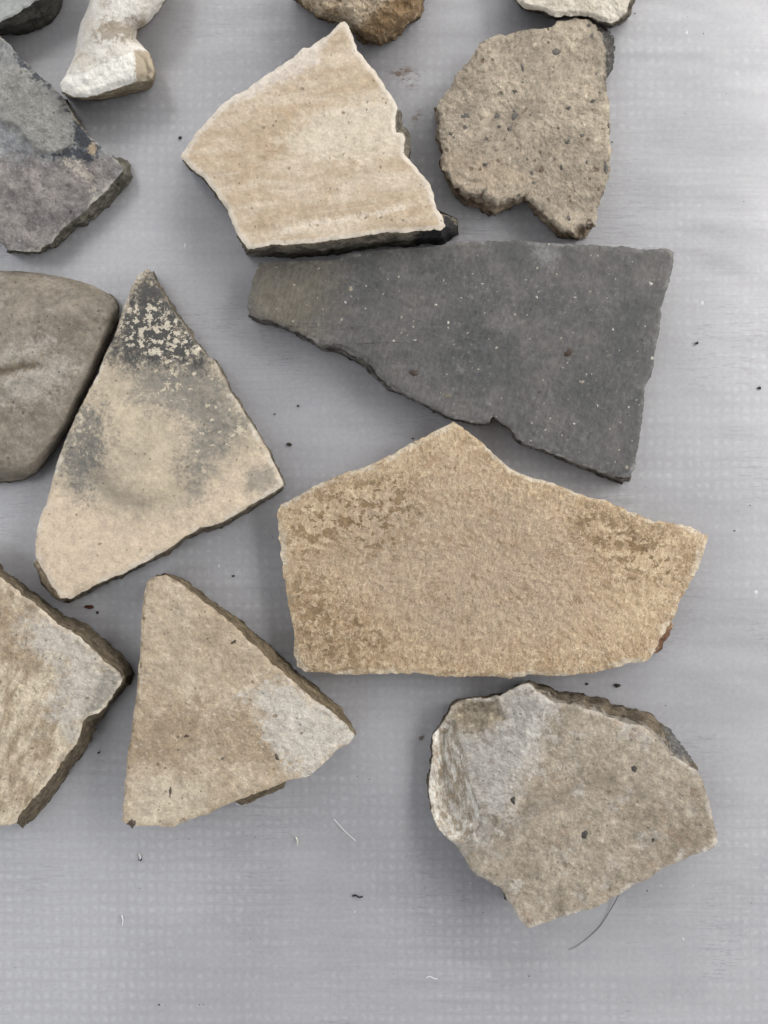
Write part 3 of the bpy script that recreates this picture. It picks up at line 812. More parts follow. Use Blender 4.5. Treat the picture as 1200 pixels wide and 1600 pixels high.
# ---- thick cream slab, lower left
def slab():
    a = [(-160, -40, 9), (0, 112, 12), (60, 160, 12), (130, 215, 13), (200, 265, 13), (260, 315, 14), (320, 375, 16), (400, 420, 20), (470, 470, 23), (530, 530, 25), (590, 590, 26), (640, 625, 25), (678, 655, 23),
         (703, 688, 20), (688, 722, 10), (640, 790, 7), (600, 850, 5), (560, 888, 10), (500, 908, 20), (470, 932, 26), (462, 1000, 18), (442, 1050, 19), (420, 1075, 20), (380, 1130, 20), (330, 1200, 20), (290, 1260, 19),
         (240, 1320, 20), (180, 1380, 21), (130, 1450, 20), (92, 1508, 18), (60, 1522, 2), (0, 1530), (-200, 1540), (-480, 1300), (-560, 700), (-420, 100)]
    pts = px(a, 0, 870, 3.636)
    q = lambda p: px(p, 0, 870, 3.636)
    Z = {'grey': q([(140, 360), (300, 360), (420, 430), (600, 600), (700, 690), (600, 860), (470, 900), (440, 1060), (390, 1040), (270, 900), (350, 780), (330, 600), (180, 500)]),
         'step': q([(480, 900), (540, 740), (600, 650), (680, 660), (700, 700), (600, 860)]),
         'brown': q([(0, 250), (120, 330), (100, 560), (0, 640)])}
    m = Mat('streaky_cream_ware', 20)
    st = m.noise(14, 5, 0.62, stretch=(1, 4.5, 1), rot=-22, warp=8, warp_size=50)
    big = m.noise(75, 4, 0.6)
    c = m.mix((168, 148, 120), (212, 195, 167), m.step(st, 0.38, 0.62))
    c = m.mix(c, (168, 148, 120), m.mul(m.step(big, 0.5, 0.68), 0.5))
    c = m.mix(c, (160, 136, 106), m.mul(m.zone('brown', 14, 10, 20), 0.6))
    c = m.mix(c, (196, 190, 178), m.mul(m.zone('grey', 22, 18, 20, off=1), 0.8))
    c = m.mix(c, (158, 152, 140), m.mul(m.zone('step', 4, 4, 14, off=2), 0.8))
    c = m.mix(c, (136, 124, 106), m.mul(m.step(m.noise(9, 4, 0.65, off=4), 0.62, 0.70), 0.6))
    c = m.mix(c, (222, 206, 178), m.mul(m.step(m.noise(8, 4, 0.65, off=5), 0.60, 0.70), 0.5))
    c = m.mix(c, (104, 92, 76), m.mul(m.specks(24, 2.6, 0.35, off=3), 0.7))
    c = m.mix(c, (226, 212, 186), m.mul(m.mul(m.step(m.math('MULTIPLY_ADD', m.noise(12, 4, off=13), 9.0, m.attr('edge')), 7.0, 5.0), m.step(m.noise(40, 3, 0.6, off=21), 0.42, 0.58)), 0.55))
    c = m.bright(c, m.noise(3.5, 3, 0.7, off=6), 0.9, 1.09)
    m.bump(m.add(m.add(st, m.noise(8, 5, 0.68)), m.noise(3, 2)), 2.8, 0.75)
    c = m.aged(c, 0.9, 1.0, 0.8)
    mat = m.out(c, 0.88, 0.18)
    em = edge_material('brown_slab_break', (84, 73, 57), (120, 106, 84), None, 21)
    sherd('thick_cream_sherd', 'thick streaky cream potsherd with wide brown broken sides, pointing right from the lower left edge', 'potsherd', pts, 72, mat, em,
          centre=(20, 1100), zones=Z, seed=71, jag=(1.20, 8), lip=2.6, rough=0.9, rough_size=11, wall_rough=2.4, N=680, R=90,
          relief=lambda x, y, d: -3.5 * sm(sdist(np.stack([x, y], 1), Z['step']), -3, 3))
slab()

# ---- beige triangle
def triangle():
    a = [(150, 95), (185, 66), (240, 57), (268, 70, 4), (320, 102, 7), (380, 147, 8), (430, 187, 9), (500, 242, 10), (560, 287, 11), (610, 337, 13), (650, 382, 15), (700, 422, 17), (740, 472, 18), (800, 517, 17), (850, 562, 16), (900, 602, 17),
         (950, 652, 18), (1000, 682, 17), (1060, 730, 14), (1110, 775, 7), (1153, 825, 1), (1128, 862, 2), (1080, 893, 2), (1020, 943, 2), (980, 983, 2), (940, 1018, 2), (890, 1033, 3), (830, 1043, 5), (780, 1066, 8), (720, 1090, 8), (640, 1122, 8), (560, 1152, 6),
         (480, 1188, 3), (430, 1214), (350, 1235), (270, 1270), (180, 1262), (100, 1265), (60, 1255), (30, 1235), (40, 1150), (45, 1040), (60, 920), (80, 800), (95, 680), (110, 540), (120, 420), (125, 280), (135, 160)]
    pts = px(a, 180, 880, 3.077)
    q = lambda p: px(p, 180, 880, 3.077)
    Z = {'pale': q([(640, 640), (790, 570), (900, 590), (1170, 820), (960, 1030), (850, 1010), (740, 850), (720, 720)]),
         'brown': q([(90, 680), (200, 640), (420, 700), (640, 680), (720, 760), (760, 930), (560, 960), (380, 920), (340, 1020), (180, 1000), (60, 960)]),
         'low': q([(180, 1060), (420, 1020), (480, 1160), (250, 1270), (60, 1250)])}
    m = Mat('beige_ware', 22)
    big = m.noise(70, 4, 0.6)
    c = m.mix((184, 164, 135), (202, 184, 157), m.step(big, 0.36, 0.64))
    c = m.mix(c, (164, 142, 112), m.mul(m.zone('brown', 24, 20, 32), 0.7))
    c = m.mix(c, (204, 198, 186), m.mul(m.zone('pale', 20, 16, 20, off=1), 0.85))
    c = m.mix(c, (206, 192, 166), m.mul(m.zone('low', 18, 10, 26, off=2), 0.6))
    c = m.mix(c, (216, 202, 178), m.mul(m.step(m.noise(8, 4, 0.65, off=5), 0.56, 0.68), 0.6))
    c = m.mix(c, (150, 130, 104), m.mul(m.step(m.noise(10, 4, 0.65, off=4), 0.62, 0.72), 0.5))
    c = m.mix(c, (140, 116, 88), m.mul(m.step(m.noise(3, 3, 0.6, off=12, stretch=(26, 1, 1), rot=40), 0.67, 0.74), 0.35))
    c = m.mix(c, (112, 92, 68), m.mul(m.specks(24, 2.3, 0.38, off=3), 0.75))
    c = m.mix(c, (74, 66, 58), m.mul(m.specks(60, 4.0, 0.22, off=8), 0.7))
    c = m.bright(c, m.noise(3.5, 3, 0.7, off=6), 0.91, 1.08)
    c = m.mix(c, (118, 92, 64), m.mul(m.mul(m.step(m.math('MULTIPLY_ADD', m.noise(13, 4, off=13), 12.0, m.attr('edge')), 6.6, 5.4), m.step(m.noise(40, 3, 0.6, off=21), 0.42, 0.58)), 0.5))
    m.bump(m.add(m.noise(8, 5, 0.68), m.noise(3, 2, off=2)), 2.6, 0.75)
    c = m.aged(c, 0.9, 0.9, 0.8)
    mat = m.out(c, 0.88, 0.18)
    em = edge_material('brown_break', (88, 74, 54), (124, 108, 82), None, 23)
    root, surf = sherd('beige_triangle_sherd', 'beige triangular potsherd with a chalky pale right corner and brown upper right edge', 'potsherd', pts, 74, mat, em,
          centre=(325, 1110), zones=Z, seed=83, jag=(1.12, 7), lip=2.6, rough=0.7, rough_size=9, wall_rough=2.4)
    g = Mat('brown_grit', 24)
    gm = g.out(g.bright(g.mix((76, 64, 52), (104, 90, 74), g.noise(6)), g.noise(3, off=3), 0.75, 1.25), 0.8, 0.3)
    grits(root, surf, [(207, 1284, 6, 6.5, 20), (267, 1238, 2.6, 9, -8), (292, 1149, 4, 2.4, 0), (433, 1183, 3, 5, 25), (366, 1003, 5, 2.2, 25)], gm)
triangle()

# ---- chipped grey-taupe sherd, lower right
def chipped():
    a = [(430, 42, 2), (480, 85, 16), (530, 118, 18), (600, 125, 19), (700, 155, 21), (800, 198, 23), (862, 202, 22), (930, 262, 24), (975, 318, 22), (1035, 345, 14), (1075, 380, 4), (1095, 410, 2), (1120, 490, 1), (1135, 560), (1150, 620), (1157, 655), (1130, 680), (1060, 700),
         (990, 730), (940, 755), (880, 795), (830, 815), (780, 850), (720, 885), (680, 905), (600, 925), (540, 945), (470, 965), (425, 982, 1), (405, 960, 2), (380, 920, 3), (350, 870, 4), (320, 820, 3), (270, 800, 2), (230, 775, 4), (205, 750, 3), (180, 700, 2), (150, 660, 2), (110, 630, 2), (80, 590, 2),
         (60, 530, 2), (47, 470, 2), (52, 400, 2), (62, 330, 1), (67, 240), (100, 195), (140, 130), (175, 107), (230, 100), (270, 100), (320, 90), (350, 75), (400, 50)]
    pts = px(a, 650, 1050, 2.449)
    q = lambda p: px(p, 650, 1050, 2.449)
    Z = {'chip': q([(60, 200), (150, 180), (165, 260), (190, 370), (240, 520), (252, 585), (190, 650), (100, 640), (20, 530), (30, 380)]),
         'scoop': q([(140, 160), (170, 95), (300, 85), (322, 120), (345, 185), (290, 195), (240, 222), (190, 225), (160, 205)]),
         'white': q([(320, 120), (430, 40), (530, 110), (480, 260), (400, 420), (330, 560), (250, 640), (190, 655), (240, 520), (180, 360), (160, 240), (300, 215)]),
         'slate': q([(950, 200), (1010, 200), (1080, 300), (1060, 350), (980, 310)])}
    m = Mat('grey_taupe_ware', 25)
    big = m.noise(75, 4, 0.62)
    c = m.mix((146, 133, 113), (172, 159, 138), m.step(big, 0.36, 0.64))
    c = m.mix(c, (184, 178, 167), m.mul(m.step(m.noise(48, 7, 0.75, off=3), 0.53, 0.64), 0.7))
    c = m.mix(c, (150, 124, 100), m.mul(m.step(m.noise(40, 7, 0.75, off=30), 0.55, 0.66), 0.5))
    c = m.mix(c, (192, 188, 180), m.mul(m.zone('white', 24, 16, 22), 0.75))
    c = m.mix(c, (138, 118, 94), m.mul(m.step(m.noise(24, 4, 0.6, off=4), 0.60, 0.72), 0.55))
    chip = m.zone('chip', 3, 3, 12)
    cc = m.mix((172, 154, 128), (232, 227, 215), m.step(m.noise(8, 6, 0.75, off=5, stretch=(1, 3.2, 1), rot=14), 0.40, 0.62))
    c = m.mix(c, cc, chip)
    sc = m.mix((132, 118, 96), (182, 168, 140), m.step(m.noise(12, 5, 0.68, off=7), 0.38, 0.66))
    c = m.mix(c, sc, m.mul(m.zone('scoop', 6, 7, 12), 0.85))
    c = m.mix(c, (94, 92, 88), m.mul(m.zone('slate', 5, 5, 12), 0.8))
    c = m.mix(c, (206, 200, 188), m.mul(m.step(m.noise(7, 4, 0.68, off=8), 0.60, 0.72), 0.5))
    c = m.mix(c, (96, 84, 70), m.mul(m.specks(26, 2.2, 0.35, off=3), 0.65))
    c = m.mix(c, (224, 219, 208), m.mul(m.mul(m.step(m.math('MULTIPLY_ADD', m.noise(12, 4, off=13), 9.0, m.attr('edge')), 7.0, 5.0), m.step(m.noise(40, 3, 0.6, off=21), 0.42, 0.58)), 0.3))
    c = m.bright(c, m.noise(3.5, 3, 0.7, off=6), 0.9, 1.09)
    m.bump(m.add(m.noise(9, 5, 0.68), m.noise(3, 2, off=2)), 2.8, 0.75)
    c = m.aged(c, 1.1, 0.8, 1.0)
    mat = m.out(c, 0.86, 0.2)
    em = edge_material('grey_taupe_break', (72, 62, 48), (112, 98, 78), (205, 200, 188), 26, 0.25, black=('slate', (84, 83, 80)))
    def rel(x, y, d):
        P = np.stack([x, y], 1)
        s = sdist(P, Z['chip']); t = sdist(P, Z['scoop'])
        chipz = -0.75 * np.clip(s, 0, 34) - 1.5 * sm(s, -1, 3) + 1.6 * fbm(x / 14, y / 22, oct=3, seed=6) * sm(s, 0, 8)
        scoop = -0.45 * np.clip(t, 0, 24) - 1 * sm(t, -1, 3) + 1.6 * fbm(x / 12, y / 12, oct=3, seed=9) * sm(t, 0, 6)
        fold = -0.30 * np.clip(((845 - x) * 0.94 + (1090 - y) * 0.33), 0, 120)      # the pale band slopes away from a ridge
        return chipz + scoop + fold
    root, surf = sherd('chipped_taupe_sherd', 'grey-taupe potsherd at the lower right with a white band and chipped left side', 'potsherd', pts, 76, mat, em,
          centre=(890, 1240), zones=Z, seed=91, jag=(1.12, 8), lip=2.6, rough=0.8, rough_size=10, wall_rough=3, N=700, R=100, relief=rel)
    g = Mat('black_grit', 27)
    gm = g.out(g.bright(g.mix((60, 58, 54), (84, 80, 74), g.noise(6)), g.noise(3, off=3), 0.75, 1.25), 0.75, 0.3)
    grits(root, surf, [(912, 1304, 5.5, 9, 28), (801, 1250, 4, 7, 5), (1020, 1312, 4, 3, 0), (991, 1200, 5, 4.4, 0)], gm)
chipped()

# ---- purplish grey sherd at the left
def slate():
    a = [(-250, 60), (-120, 120), (0, 206, 1), (60, 265, 1), (150, 370, 2), (220, 440, 2), (300, 500, 2), (350, 555, 2), (390, 600, 2), (440, 690, 2), (500, 770, 2), (560, 830, 2), (620, 880, 2), (695, 950, 4), (735, 1000, 14), (728, 1022, 22), (690, 1070, 20), (640, 1130, 19),
         (560, 1205, 20), (500, 1265, 17), (420, 1318, 15), (350, 1388, 14), (305, 1445, 8), (220, 1500, 2), (120, 1495, 1), (40, 1482, 2), (0, 1430, 2), (-160, 1330), (-420, 900), (-440, 400)]
    pts = px(a, 0, 0, 3.81)
    q = lambda p: px(p, 0, 0, 3.81)
    Z = {'green': q([(-60, 420), (120, 380), (300, 520), (420, 640), (440, 860), (330, 920), (220, 900), (100, 760), (-60, 700)]),
         'plum': q([(-60, 960), (200, 940), (420, 940), (560, 900), (740, 1000), (560, 1240), (230, 1520), (-80, 1500)]),
         'slate': q([(60, 260), (340, 500), (440, 680), (600, 870), (560, 960), (420, 950), (260, 930), (440, 870), (440, 700), (330, 540), (150, 420)]),
         'tanflake': q([(400, 590), (440, 610), (480, 700), (540, 770), (520, 800), (470, 740)]),
         'tanflake2': q([(520, 880), (550, 835), (580, 880), (560, 920), (525, 920)]),
         'dust': q([(380, 940), (480, 960), (560, 1050), (560, 1200), (540, 1100), (450, 1030), (390, 990)])}
    m = Mat('slate_and_plum_ware', 28)
    big = m.noise(60, 4, 0.62)
    c = m.mix((128, 130, 132), (148, 149, 146), m.step(big, 0.36, 0.64))
    c = m.mix(c, (146, 144, 135), m.mul(m.zone('green', 8, 7, 22), 0.8))
    pl = m.mix((114, 107, 104), (148, 140, 134), m.step(m.noise(26, 5, 0.65, off=3), 0.36, 0.64))
    c = m.mix(c, pl, m.mul(m.zone('plum', 14, 9, 26, off=1), 0.95))
    c = m.mix(c, (56, 61, 69), m.mul(m.zone('slate', 5, 5, 16, off=2), 0.92))
    c = m.mix(c, (172, 152, 122), m.mul(m.maxi(m.zone('tanflake', 2, 2, 10), m.zone('tanflake2', 2, 2, 8)), 0.85))
    c = m.mix(c, (186, 176, 160), m.mul(m.zone('dust', 4, 6, 10, off=4), 0.7))
    c = m.mix(c, (176, 172, 164), m.mul(m.step(m.noise(9, 5, 0.68, off=5), 0.58, 0.72), 0.55))
    c = m.mix(c, (92, 86, 82), m.mul(m.step(m.noise(9, 5, 0.68, off=6), 0.60, 0.72), 0.6))
    c = m.bright(c, m.noise(3.5, 3, 0.7, off=7), 0.9, 1.09)
    c = m.mix(c, (196, 188, 172), m.mul(m.mul(m.step(m.math('MULTIPLY_ADD', m.noise(12, 4, off=13), 11.0, m.attr('edge')), 7.0, 5.0), m.step(m.noise(40, 3, 0.6, off=21), 0.42, 0.58)), 0.5))
    m.bump(m.add(m.noise(10, 5, 0.68), m.noise(3.5, 2, off=2)), 2.8, 0.75)
    c = m.aged(c, 1.2, 0.9, 1.1)
    mat = m.out(c, 0.84, 0.22)
    em = edge_material('olive_break', (82, 78, 68), (118, 112, 98), None, 29)
    def rel(x, y, d):
        P = np.stack([x, y], 1)
        return 4 * sm(sdist(P, Z['green']), -4, 5)
    sherd('plum_grey_sherd', 'grey and plum potsherd with a dark slate stripe, under the white handle piece', 'potsherd', pts, 44, mat, em,
          centre=(20, 230), zones=Z, seed=97, jag=(1.20, 8), lip=3.2, rough=0.9, rough_size=11, wall_rough=3, relief=rel)
slate()

# ---- slab in the top left corner
def corner():
    a = [(-420, -520), (160, -520), (420, -160, 6), (236, 0, 42), (200, 16, 42), (150, 50, 38), (100, 85, 34), (50, 108, 26), (0, 130, 22), (-100, 170, 18), (-300, 200, 8), (-460, -100)]
    pts = px(a, 0, 0, 3.81)
    m = Mat('pale_grey_ware', 30)
    c = m.mix((148, 151, 146), (168, 170, 164), m.step(m.noise(40, 4, 0.6), 0.36, 0.64))
    c = m.bright(c, m.noise(6, 4, 0.7, off=5), 0.9, 1.08)
    m.bump(m.noise(8, 5, 0.65), 2.0, 0.6)
    em = edge_material('dark_olive_break', (64, 63, 56), (86, 84, 75), None, 31)
    sherd('corner_slab_sherd', 'pale grey slab with a wide dark broken side in the top left corner', 'potsherd', pts, 62, m.out(c, 0.85, 0.2), em,
          centre=(0, -40), seed=101, jag=(0.75, 10), lip=3, rough=0.5, wall_rough=2.0, N=420, R=50)
corner()

# ---- pale sherd at the top right edge
def pale():
    a = [(430, -20), (445, 5), (480, 38, 1), (560, 58, 2), (620, 80, 3), (700, 72, 2), (780, 78, 3), (830, 96, 5), (875, 108, 6), (915, 95, 7), (955, 55, 8), (975, 0, 6), (1000, -120), (980, -320), (800, -460), (560, -420), (420, -200)]
    pts = px(a, 660, 0, 3.0)
    m = Mat('pale_cream_ware', 32)
    c = m.mix((196, 185, 164), (214, 204, 186), m.step(m.noise(40, 4, 0.6), 0.36, 0.64))
    c = m.mix(c, (160, 146, 124), m.mul(m.step(m.noise(12, 5, 0.65, off=4), 0.58, 0.70), 0.6))
    c = m.mix(c, (150, 146, 138), m.mul(m.specks(30, 5, 0.3, off=3), 0.7))
    c = m.bright(c, m.noise(4, 3, 0.7, off=5), 0.9, 1.08)
    m.bump(m.add(m.noise(9, 5, 0.68), m.noise(3, 2, off=2)), 2.8, 0.75)
    em = edge_material('pale_break', (74, 68, 58), (112, 102, 86), (190, 178, 156), 33, 0.5)
    sherd('pale_cream_sherd', 'pale cream potsherd cut by the top edge, above the grit-flecked taupe one', 'potsherd', pts, 50, m.out(c, 0.86, 0.2), em,
          centre=(896, -50), seed=107, jag=(1.12, 9), lip=9, rough=0.9, rough_size=10, wall_rough=3, N=480, R=60)
pale()

# ---- brown stone at the top edge
def stone():
    a = [(490, -60), (505, -10), (540, 28), (590, 68), (650, 88), (700, 95, 1), (745, 130, 3), (790, 162, 4), (840, 178, 4), (880, 163, 4), (930, 128, 4), (980, 88, 3), (1010, 40, 2), (1025, 0), (1040, -120), (960, -260), (760, -330), (560, -260)]
    pts = px(a, 270, 0, 2.609)
    q = lambda p: px(p, 270, 0, 2.609)
    Z = {'light': q([(690, 100), (740, 130), (820, 40), (900, -20), (860, -120), (700, -100), (640, 20), (600, 60), (510, -10), (560, -100)]),
         'rust': q([(760, 130), (840, 180), (960, 110), (1020, 20), (1030, -60), (940, -40), (850, 40)])}
    m = Mat('brown_stone', 34)
    n = m.noise(16, 5, 0.7)
    c = m.mix((142, 118, 86), (178, 152, 116), m.step(n, 0.38, 0.64))
    c = m.mix(c, (200, 182, 154), m.mul(m.zone('light', 6, 12, 14), 0.7))
    c = m.mix(c, (136, 106, 70), m.mul(m.zone('rust', 6, 8, 14), 0.75))
    c = m.mix(c, (92, 72, 50), m.mul(m.step(m.noise(9, 4, 0.7, off=4), 0.60, 0.68), 0.75))
    c = m.mix(c, (212, 202, 186), m.mul(m.step(m.noise(14, 5, 0.7, off=6), 0.60, 0.68), 0.7))
    c = m.bright(c, m.noise(4, 3, 0.7, off=5), 0.85, 1.12)
    m.bump(m.add(n, m.noise(5, 3, off=2)), 4.5, 0.85)
    em = edge_material('brown_stone_side', (84, 68, 48), (130, 106, 76), None, 35)
    def rel(x, y, d):
        ridge = -0.5 * np.clip((x - 560) * 0.6 + (y - 40) * 0.8, 0, 60) * 0.9
        return -34 * (1 - np.sqrt(np.clip(1 - np.clip(1 - d / 70, 0, 1) ** 2, 0, 1))) + ridge + 5 * fbm(x / 26, y / 26, oct=3, seed=12)
    sherd('brown_stone', 'rough brown lumpy stone cut by the top edge, touching the cream sherd tip', 'stone', pts, 84, m.out(c, 0.9, 0.15), em,
          centre=(560, -30), zones=Z, seed=113, jag=(1.50, 9), lip=10, rough=2.0, rough_size=12, wall_rough=4, inset=14, relief=rel, N=480, R=70, group='stones among the sherds')
stone()

# ---- white handle fragment with a flared broken foot
def handle():
    a = [(600, -200), (560, -60), (540, 0), (480, 140), (455, 250), (440, 330), (402, 420), (357, 500), (375, 545, 2), (440, 578, 2), (520, 578, 5), (580, 566, 9), (700, 522, 15), (800, 490, 16), (870, 480, 15), (905, 470, 6), (918, 430), (908, 380), (890, 312),
         (840, 265), (806, 230), (815, 180), (880, 140), (940, 70), (980, 0), (1040, -120), (1060, -260), (820, -340)]
    pts = px(a, 0, 0, 3.81)
    q = lambda p: px(p, 0, 0, 3.81)
    Z = {'chalk': q([(340, 500), (400, 430), (500, 425), (560, 388), (680, 340), (785, 315), (800, 350), (808, 480), (700, 540), (560, 600), (420, 620), (340, 560)]),
         'shaded_side': q([(800, 300), (890, 300), (960, 430), (900, 560), (806, 500)]),
         'dirt': q([(570, 230), (640, 110), (740, 130), (840, 110), (870, 140), (800, 200), (760, 230), (600, 250)])}
    m = Mat('white_chalky_ware', 36)
    c = m.mix((208, 201, 188), (226, 220, 209), m.step(m.noise(30, 4, 0.6), 0.36, 0.64))
    c = m.mix(c, (186, 170, 144), m.mul(m.step(m.noise(34, 4, 0.6, off=8), 0.54, 0.70), 0.7))
    c = m.mix(c, (150, 134, 110), m.mul(m.zone('dirt', 8, 8, 14), 0.75))
    c = m.mix(c, (240, 236, 224), m.mul(m.zone('chalk', 3, 3, 10, off=1), 0.95))
    c = m.mix(c, (170, 152, 122), m.mul(m.zone('shaded_side', 2, 2, 10, off=2), 0.85))  # beige right face, its shade painted into the colour
    c = m.mix(c, (80, 70, 58), m.mul(m.specks(22, 1.9, 0.3, off=3), 0.8))
    c = m.bright(c, m.noise(4, 3, 0.7, off=5), 0.93, 1.05)
    m.bump(m.add(m.noise(12, 5, 0.65), m.noise(3, 2, off=2)), 2.4, 0.65)
    em = edge_material('chalky_break', (116, 100, 76), (158, 142, 114), (196, 184, 158), 37, 0.4)
    def rel(x, y, d):
        tube = -40 * (1 - np.sqrt(np.clip(1 - np.clip(1 - d / 42, 0, 1) ** 2, 0, 1)))
        P = np.stack([x, y], 1)
        c1 = sdist(P, Z['chalk']); c2 = sdist(P, Z['shaded_side'])
        foot = -0.10 * np.clip(c1, 0, 60) - 1 * sm(c1, -1, 4) + 1.6 * fbm(x / 17, y / 17, oct=2, seed=21) * sm(c1, 0, 6)
        flat = sm(y, 70, 112)
        side = -0.9 * np.clip(c2, 0, 40)
        return tube * (1 - 0.75 * flat) + foot + side
    sherd('handle_fragment', 'white chalky pottery handle fragment with a flared broken foot, at the top left', 'handle fragment', pts, 82, m.out(c, 0.85, 0.2), em,
          centre=(178, 50), zones=Z, seed=127, jag=(0.75, 9), lip=3.2, rough=0.8, rough_size=11, wall_rough=1.2, inset=4, relief=rel, N=520, R=80)
handle()

# ================================================================== SMALL LITTER ON THE TARP
def simple(name, cols, seed, rough=0.85):
    m = Mat(name, seed)
    return m.out(m.mix(cols[0], cols[1], m.noise(3)), rough, 0.25)
soil = simple('dark_soil', ((44, 38, 34), (72, 62, 54)), 40)
rusty = simple('rusty_crumb', ((72, 34, 26), (104, 54, 40)), 41)
GR = 'soil crumbs scattered on the tarp'
CR = [(452, 694, 3.4, 'dark round soil crumb on bare tarp right of the smoke-stained sherd', soil),
      (466, 634, 1.8, 'tiny dark crumb below the left end of the dark grey sherd', soil),
      (502, 540, 1.6, 'tiny dark crumb beside the lower left edge of the dark grey sherd', soil),
      (138, 948, 5.0, 'reddish flat crumb below the left foot of the smoke-stained sherd', rusty),
      (152, 957, 2.0, 'tiny dark crumb just right of the reddish crumb', soil),
      (965, 1071, 4.0, 'dark crumb between the tan sherd and the chipped sherd', soil),
      (917, 1069, 2.4, 'smaller crumb left of another one above the chipped sherd', soil),
      (658, 1153, 3.4, 'pale brown crumb left of the chipped sherd', simple('pale_soil', ((104, 98, 90), (128, 120, 108)), 42)),
      (154, 1176, 2.0, 'tiny dark crumb between thick cream sherd and beige triangle', soil),
      (364, 900, 2.0, 'tiny dark crumb above the beige triangle sherd', soil),
      (219, 1343, 2.4, 'dark crumb with a white fleck below the beige triangle sherd', soil),
      (1187, 606, 2.6, 'dark crumb alone near the right edge of the tarp', soil),
      (1089, 536, 2.4, 'brown crumb on bare tarp right of the dark grey sherd', soil),
      (281, 215, 2.6, 'dark crumb left of the cream sherd tip', soil),
      (629, 763, 1.4, 'speck of soil above the tan crusted sherd', soil),
      (645, 685, 1.6, 'speck of soil left of the tan sherd peak', soil)]
for k, (x, y, r, lab, mt) in enumerate(CR):
    V, F = blob_mesh(r * (1.7 if r == 5.0 else 1.15), r * (0.62 if r == 5.0 else 0.9), r * 0.6, seed=k + 3, nu=9, nv=6, amp=0.4)
    o = mesh_obj('soil_crumb', V * S, F, mt)
    o.location = tuple(unproject(np.array([x]), np.array([y]), np.array([r * 0.3 - 0.6]))[0])
    tag(o, lab, 'crumb', GR)

# countless dust specks
rng = random.Random(5)
Vs, Fs = [], []
for k in range(90):
    x, y = rng.uniform(0, 1200), rng.uniform(0, 1600)
    r = rng.choice((0.5, 0.6, 0.7, 0.9, 1.1))
    V, F = blob_mesh(r * rng.uniform(0.8, 1.7), r, r * 0.6, seed=k, nu=5, nv=4, amp=0.4)
    b = sum(len(v) for v in Vs)
    loc = unproject(np.array([x]), np.array([y]), np.array([-0.4]))[0]
    Vs.append(V * S + loc); Fs += [tuple(i + b for i in f) for f in F]
o = mesh_obj('dust_specks', np.vstack(Vs), Fs, soil)
o['kind'] = 'stuff'

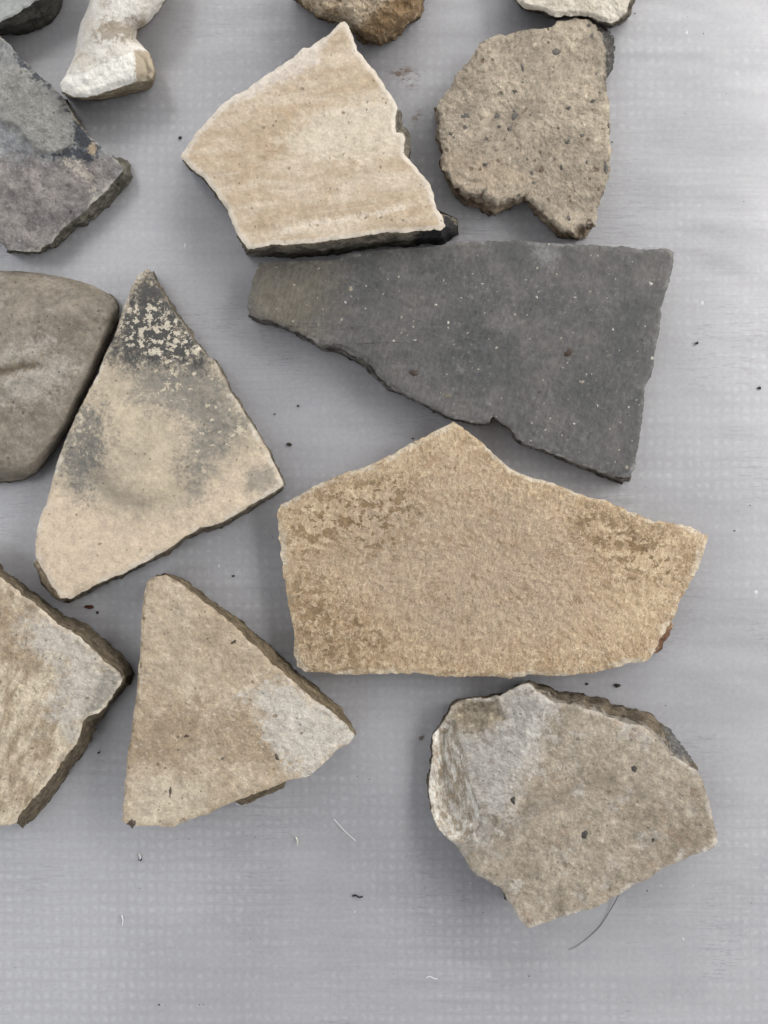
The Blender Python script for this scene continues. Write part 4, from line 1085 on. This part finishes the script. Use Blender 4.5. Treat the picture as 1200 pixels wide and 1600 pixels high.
def strand(name, pts, r0, r1, mat, label, cat, group=None):
    """a hair or fibre: a thin tapering tube through (x, y, z) pixel points"""
    P = np.array(pts, float)
    t = np.linspace(0, len(P) - 1, 40)
    # Catmull-Rom
    Q = []
    for u in t:
        i = min(int(u), len(P) - 2); f = u - i
        p0, p1, p2, p3 = P[max(i - 1, 0)], P[i], P[i + 1], P[min(i + 2, len(P) - 1)]
        Q.append(0.5 * (2 * p1 + (p2 - p0) * f + (2 * p0 - 5 * p1 + 4 * p2 - p3) * f * f + (3 * p1 - p0 - 3 * p2 + p3) * f ** 3))
    Q = np.array(Q)
    W = unproject(Q[:, 0], Q[:, 1], Q[:, 2])
    V, F = [], []
    n = len(W)
    for i in range(n):
        d = W[min(i + 1, n - 1)] - W[max(i - 1, 0)]; d /= np.linalg.norm(d)
        s = np.cross(d, (0, 0, 1)); s /= np.linalg.norm(s); u = np.cross(s, d)
        r = (r0 + (r1 - r0) * i / (n - 1)) * S
        for k in range(5):
            a = 2 * math.pi * k / 5
            V.append(W[i] + (s * math.cos(a) + u * math.sin(a)) * r)
    for i in range(n - 1):
        for k in range(5):
            F.append((i * 5 + k, i * 5 + (k + 1) % 5, (i + 1) * 5 + (k + 1) % 5, (i + 1) * 5 + k))
    base = np.array([W[:, 0].mean(), W[:, 1].mean(), 0])
    o = mesh_obj(name, np.array(V) - base, F, mat)
    o.location = tuple(base)
    tag(o, label, cat, group)
hairm = simple('grey_hair', ((112, 112, 112), (130, 130, 130)), 44, 0.5)
strand('hair', [(968, 1396, 8), (955, 1420, 2), (935, 1450, 0.4), (905, 1476, 0.2), (888, 1484, 0.2)], 0.75, 0.4, hairm, 'thin grey hair curving out from under the chipped sherd', 'hair')
blackf = simple('black_fibre', ((28, 28, 28), (44, 42, 40)), 45, 0.6)
strand('black_fibre', [(551, 1400, 0.6), (556, 1399, 1.4), (561, 1402, 1.2), (567, 1401, 0.6)], 1.5, 1.0, blackf, 'short black fibre lying alone on the tarp, lower middle', 'fibre')
strand('black_fibre', [(611, 352, 42), (618, 355, 44), (625, 361, 42)], 0.9, 0.6, blackf, 'tiny curved black fibre lying on the cream sherd near its charred edge', 'fibre')
whitef = simple('white_fibre', ((222, 222, 220), (236, 236, 234)), 46, 0.6)
WG = 'white plastic slivers shed on the tarp'
strand('white_fibre', [(666, 1528, 0.6), (672, 1526, 1.0), (678, 1529, 0.8), (684, 1530, 0.6)], 1.0, 0.7, whitef, 'short white sliver on the tarp near the bottom edge', 'fibre', WG)
strand('white_fibre', [(522, 1280, 0.3), (540, 1300, 0.3), (556, 1314, 0.3)], 0.5, 0.35, whitef, 'long fine white fibre on the tarp right of the beige triangle', 'fibre', WG)
strand('white_fibre', [(217, 1334, 0.6), (219, 1340, 1.0), (218, 1346, 0.6)], 1.2, 0.9, whitef, 'stubby white sliver below the beige triangle sherd', 'fibre', WG)
strand('white_fibre', [(190, 1430, 0.5), (192, 1438, 0.8), (191, 1446, 0.5)], 1.1, 0.8, whitef, 'upright white sliver on the tarp at the lower left', 'fibre', WG)
strand('white_fibre', [(462, 1308, 0.5), (465, 1314, 0.8), (465, 1320, 0.5)], 1.1, 0.8, simple('straw', ((214, 205, 176), (226, 218, 196)), 47), 'cream straw sliver on the tarp right of the beige triangle', 'fibre', WG)
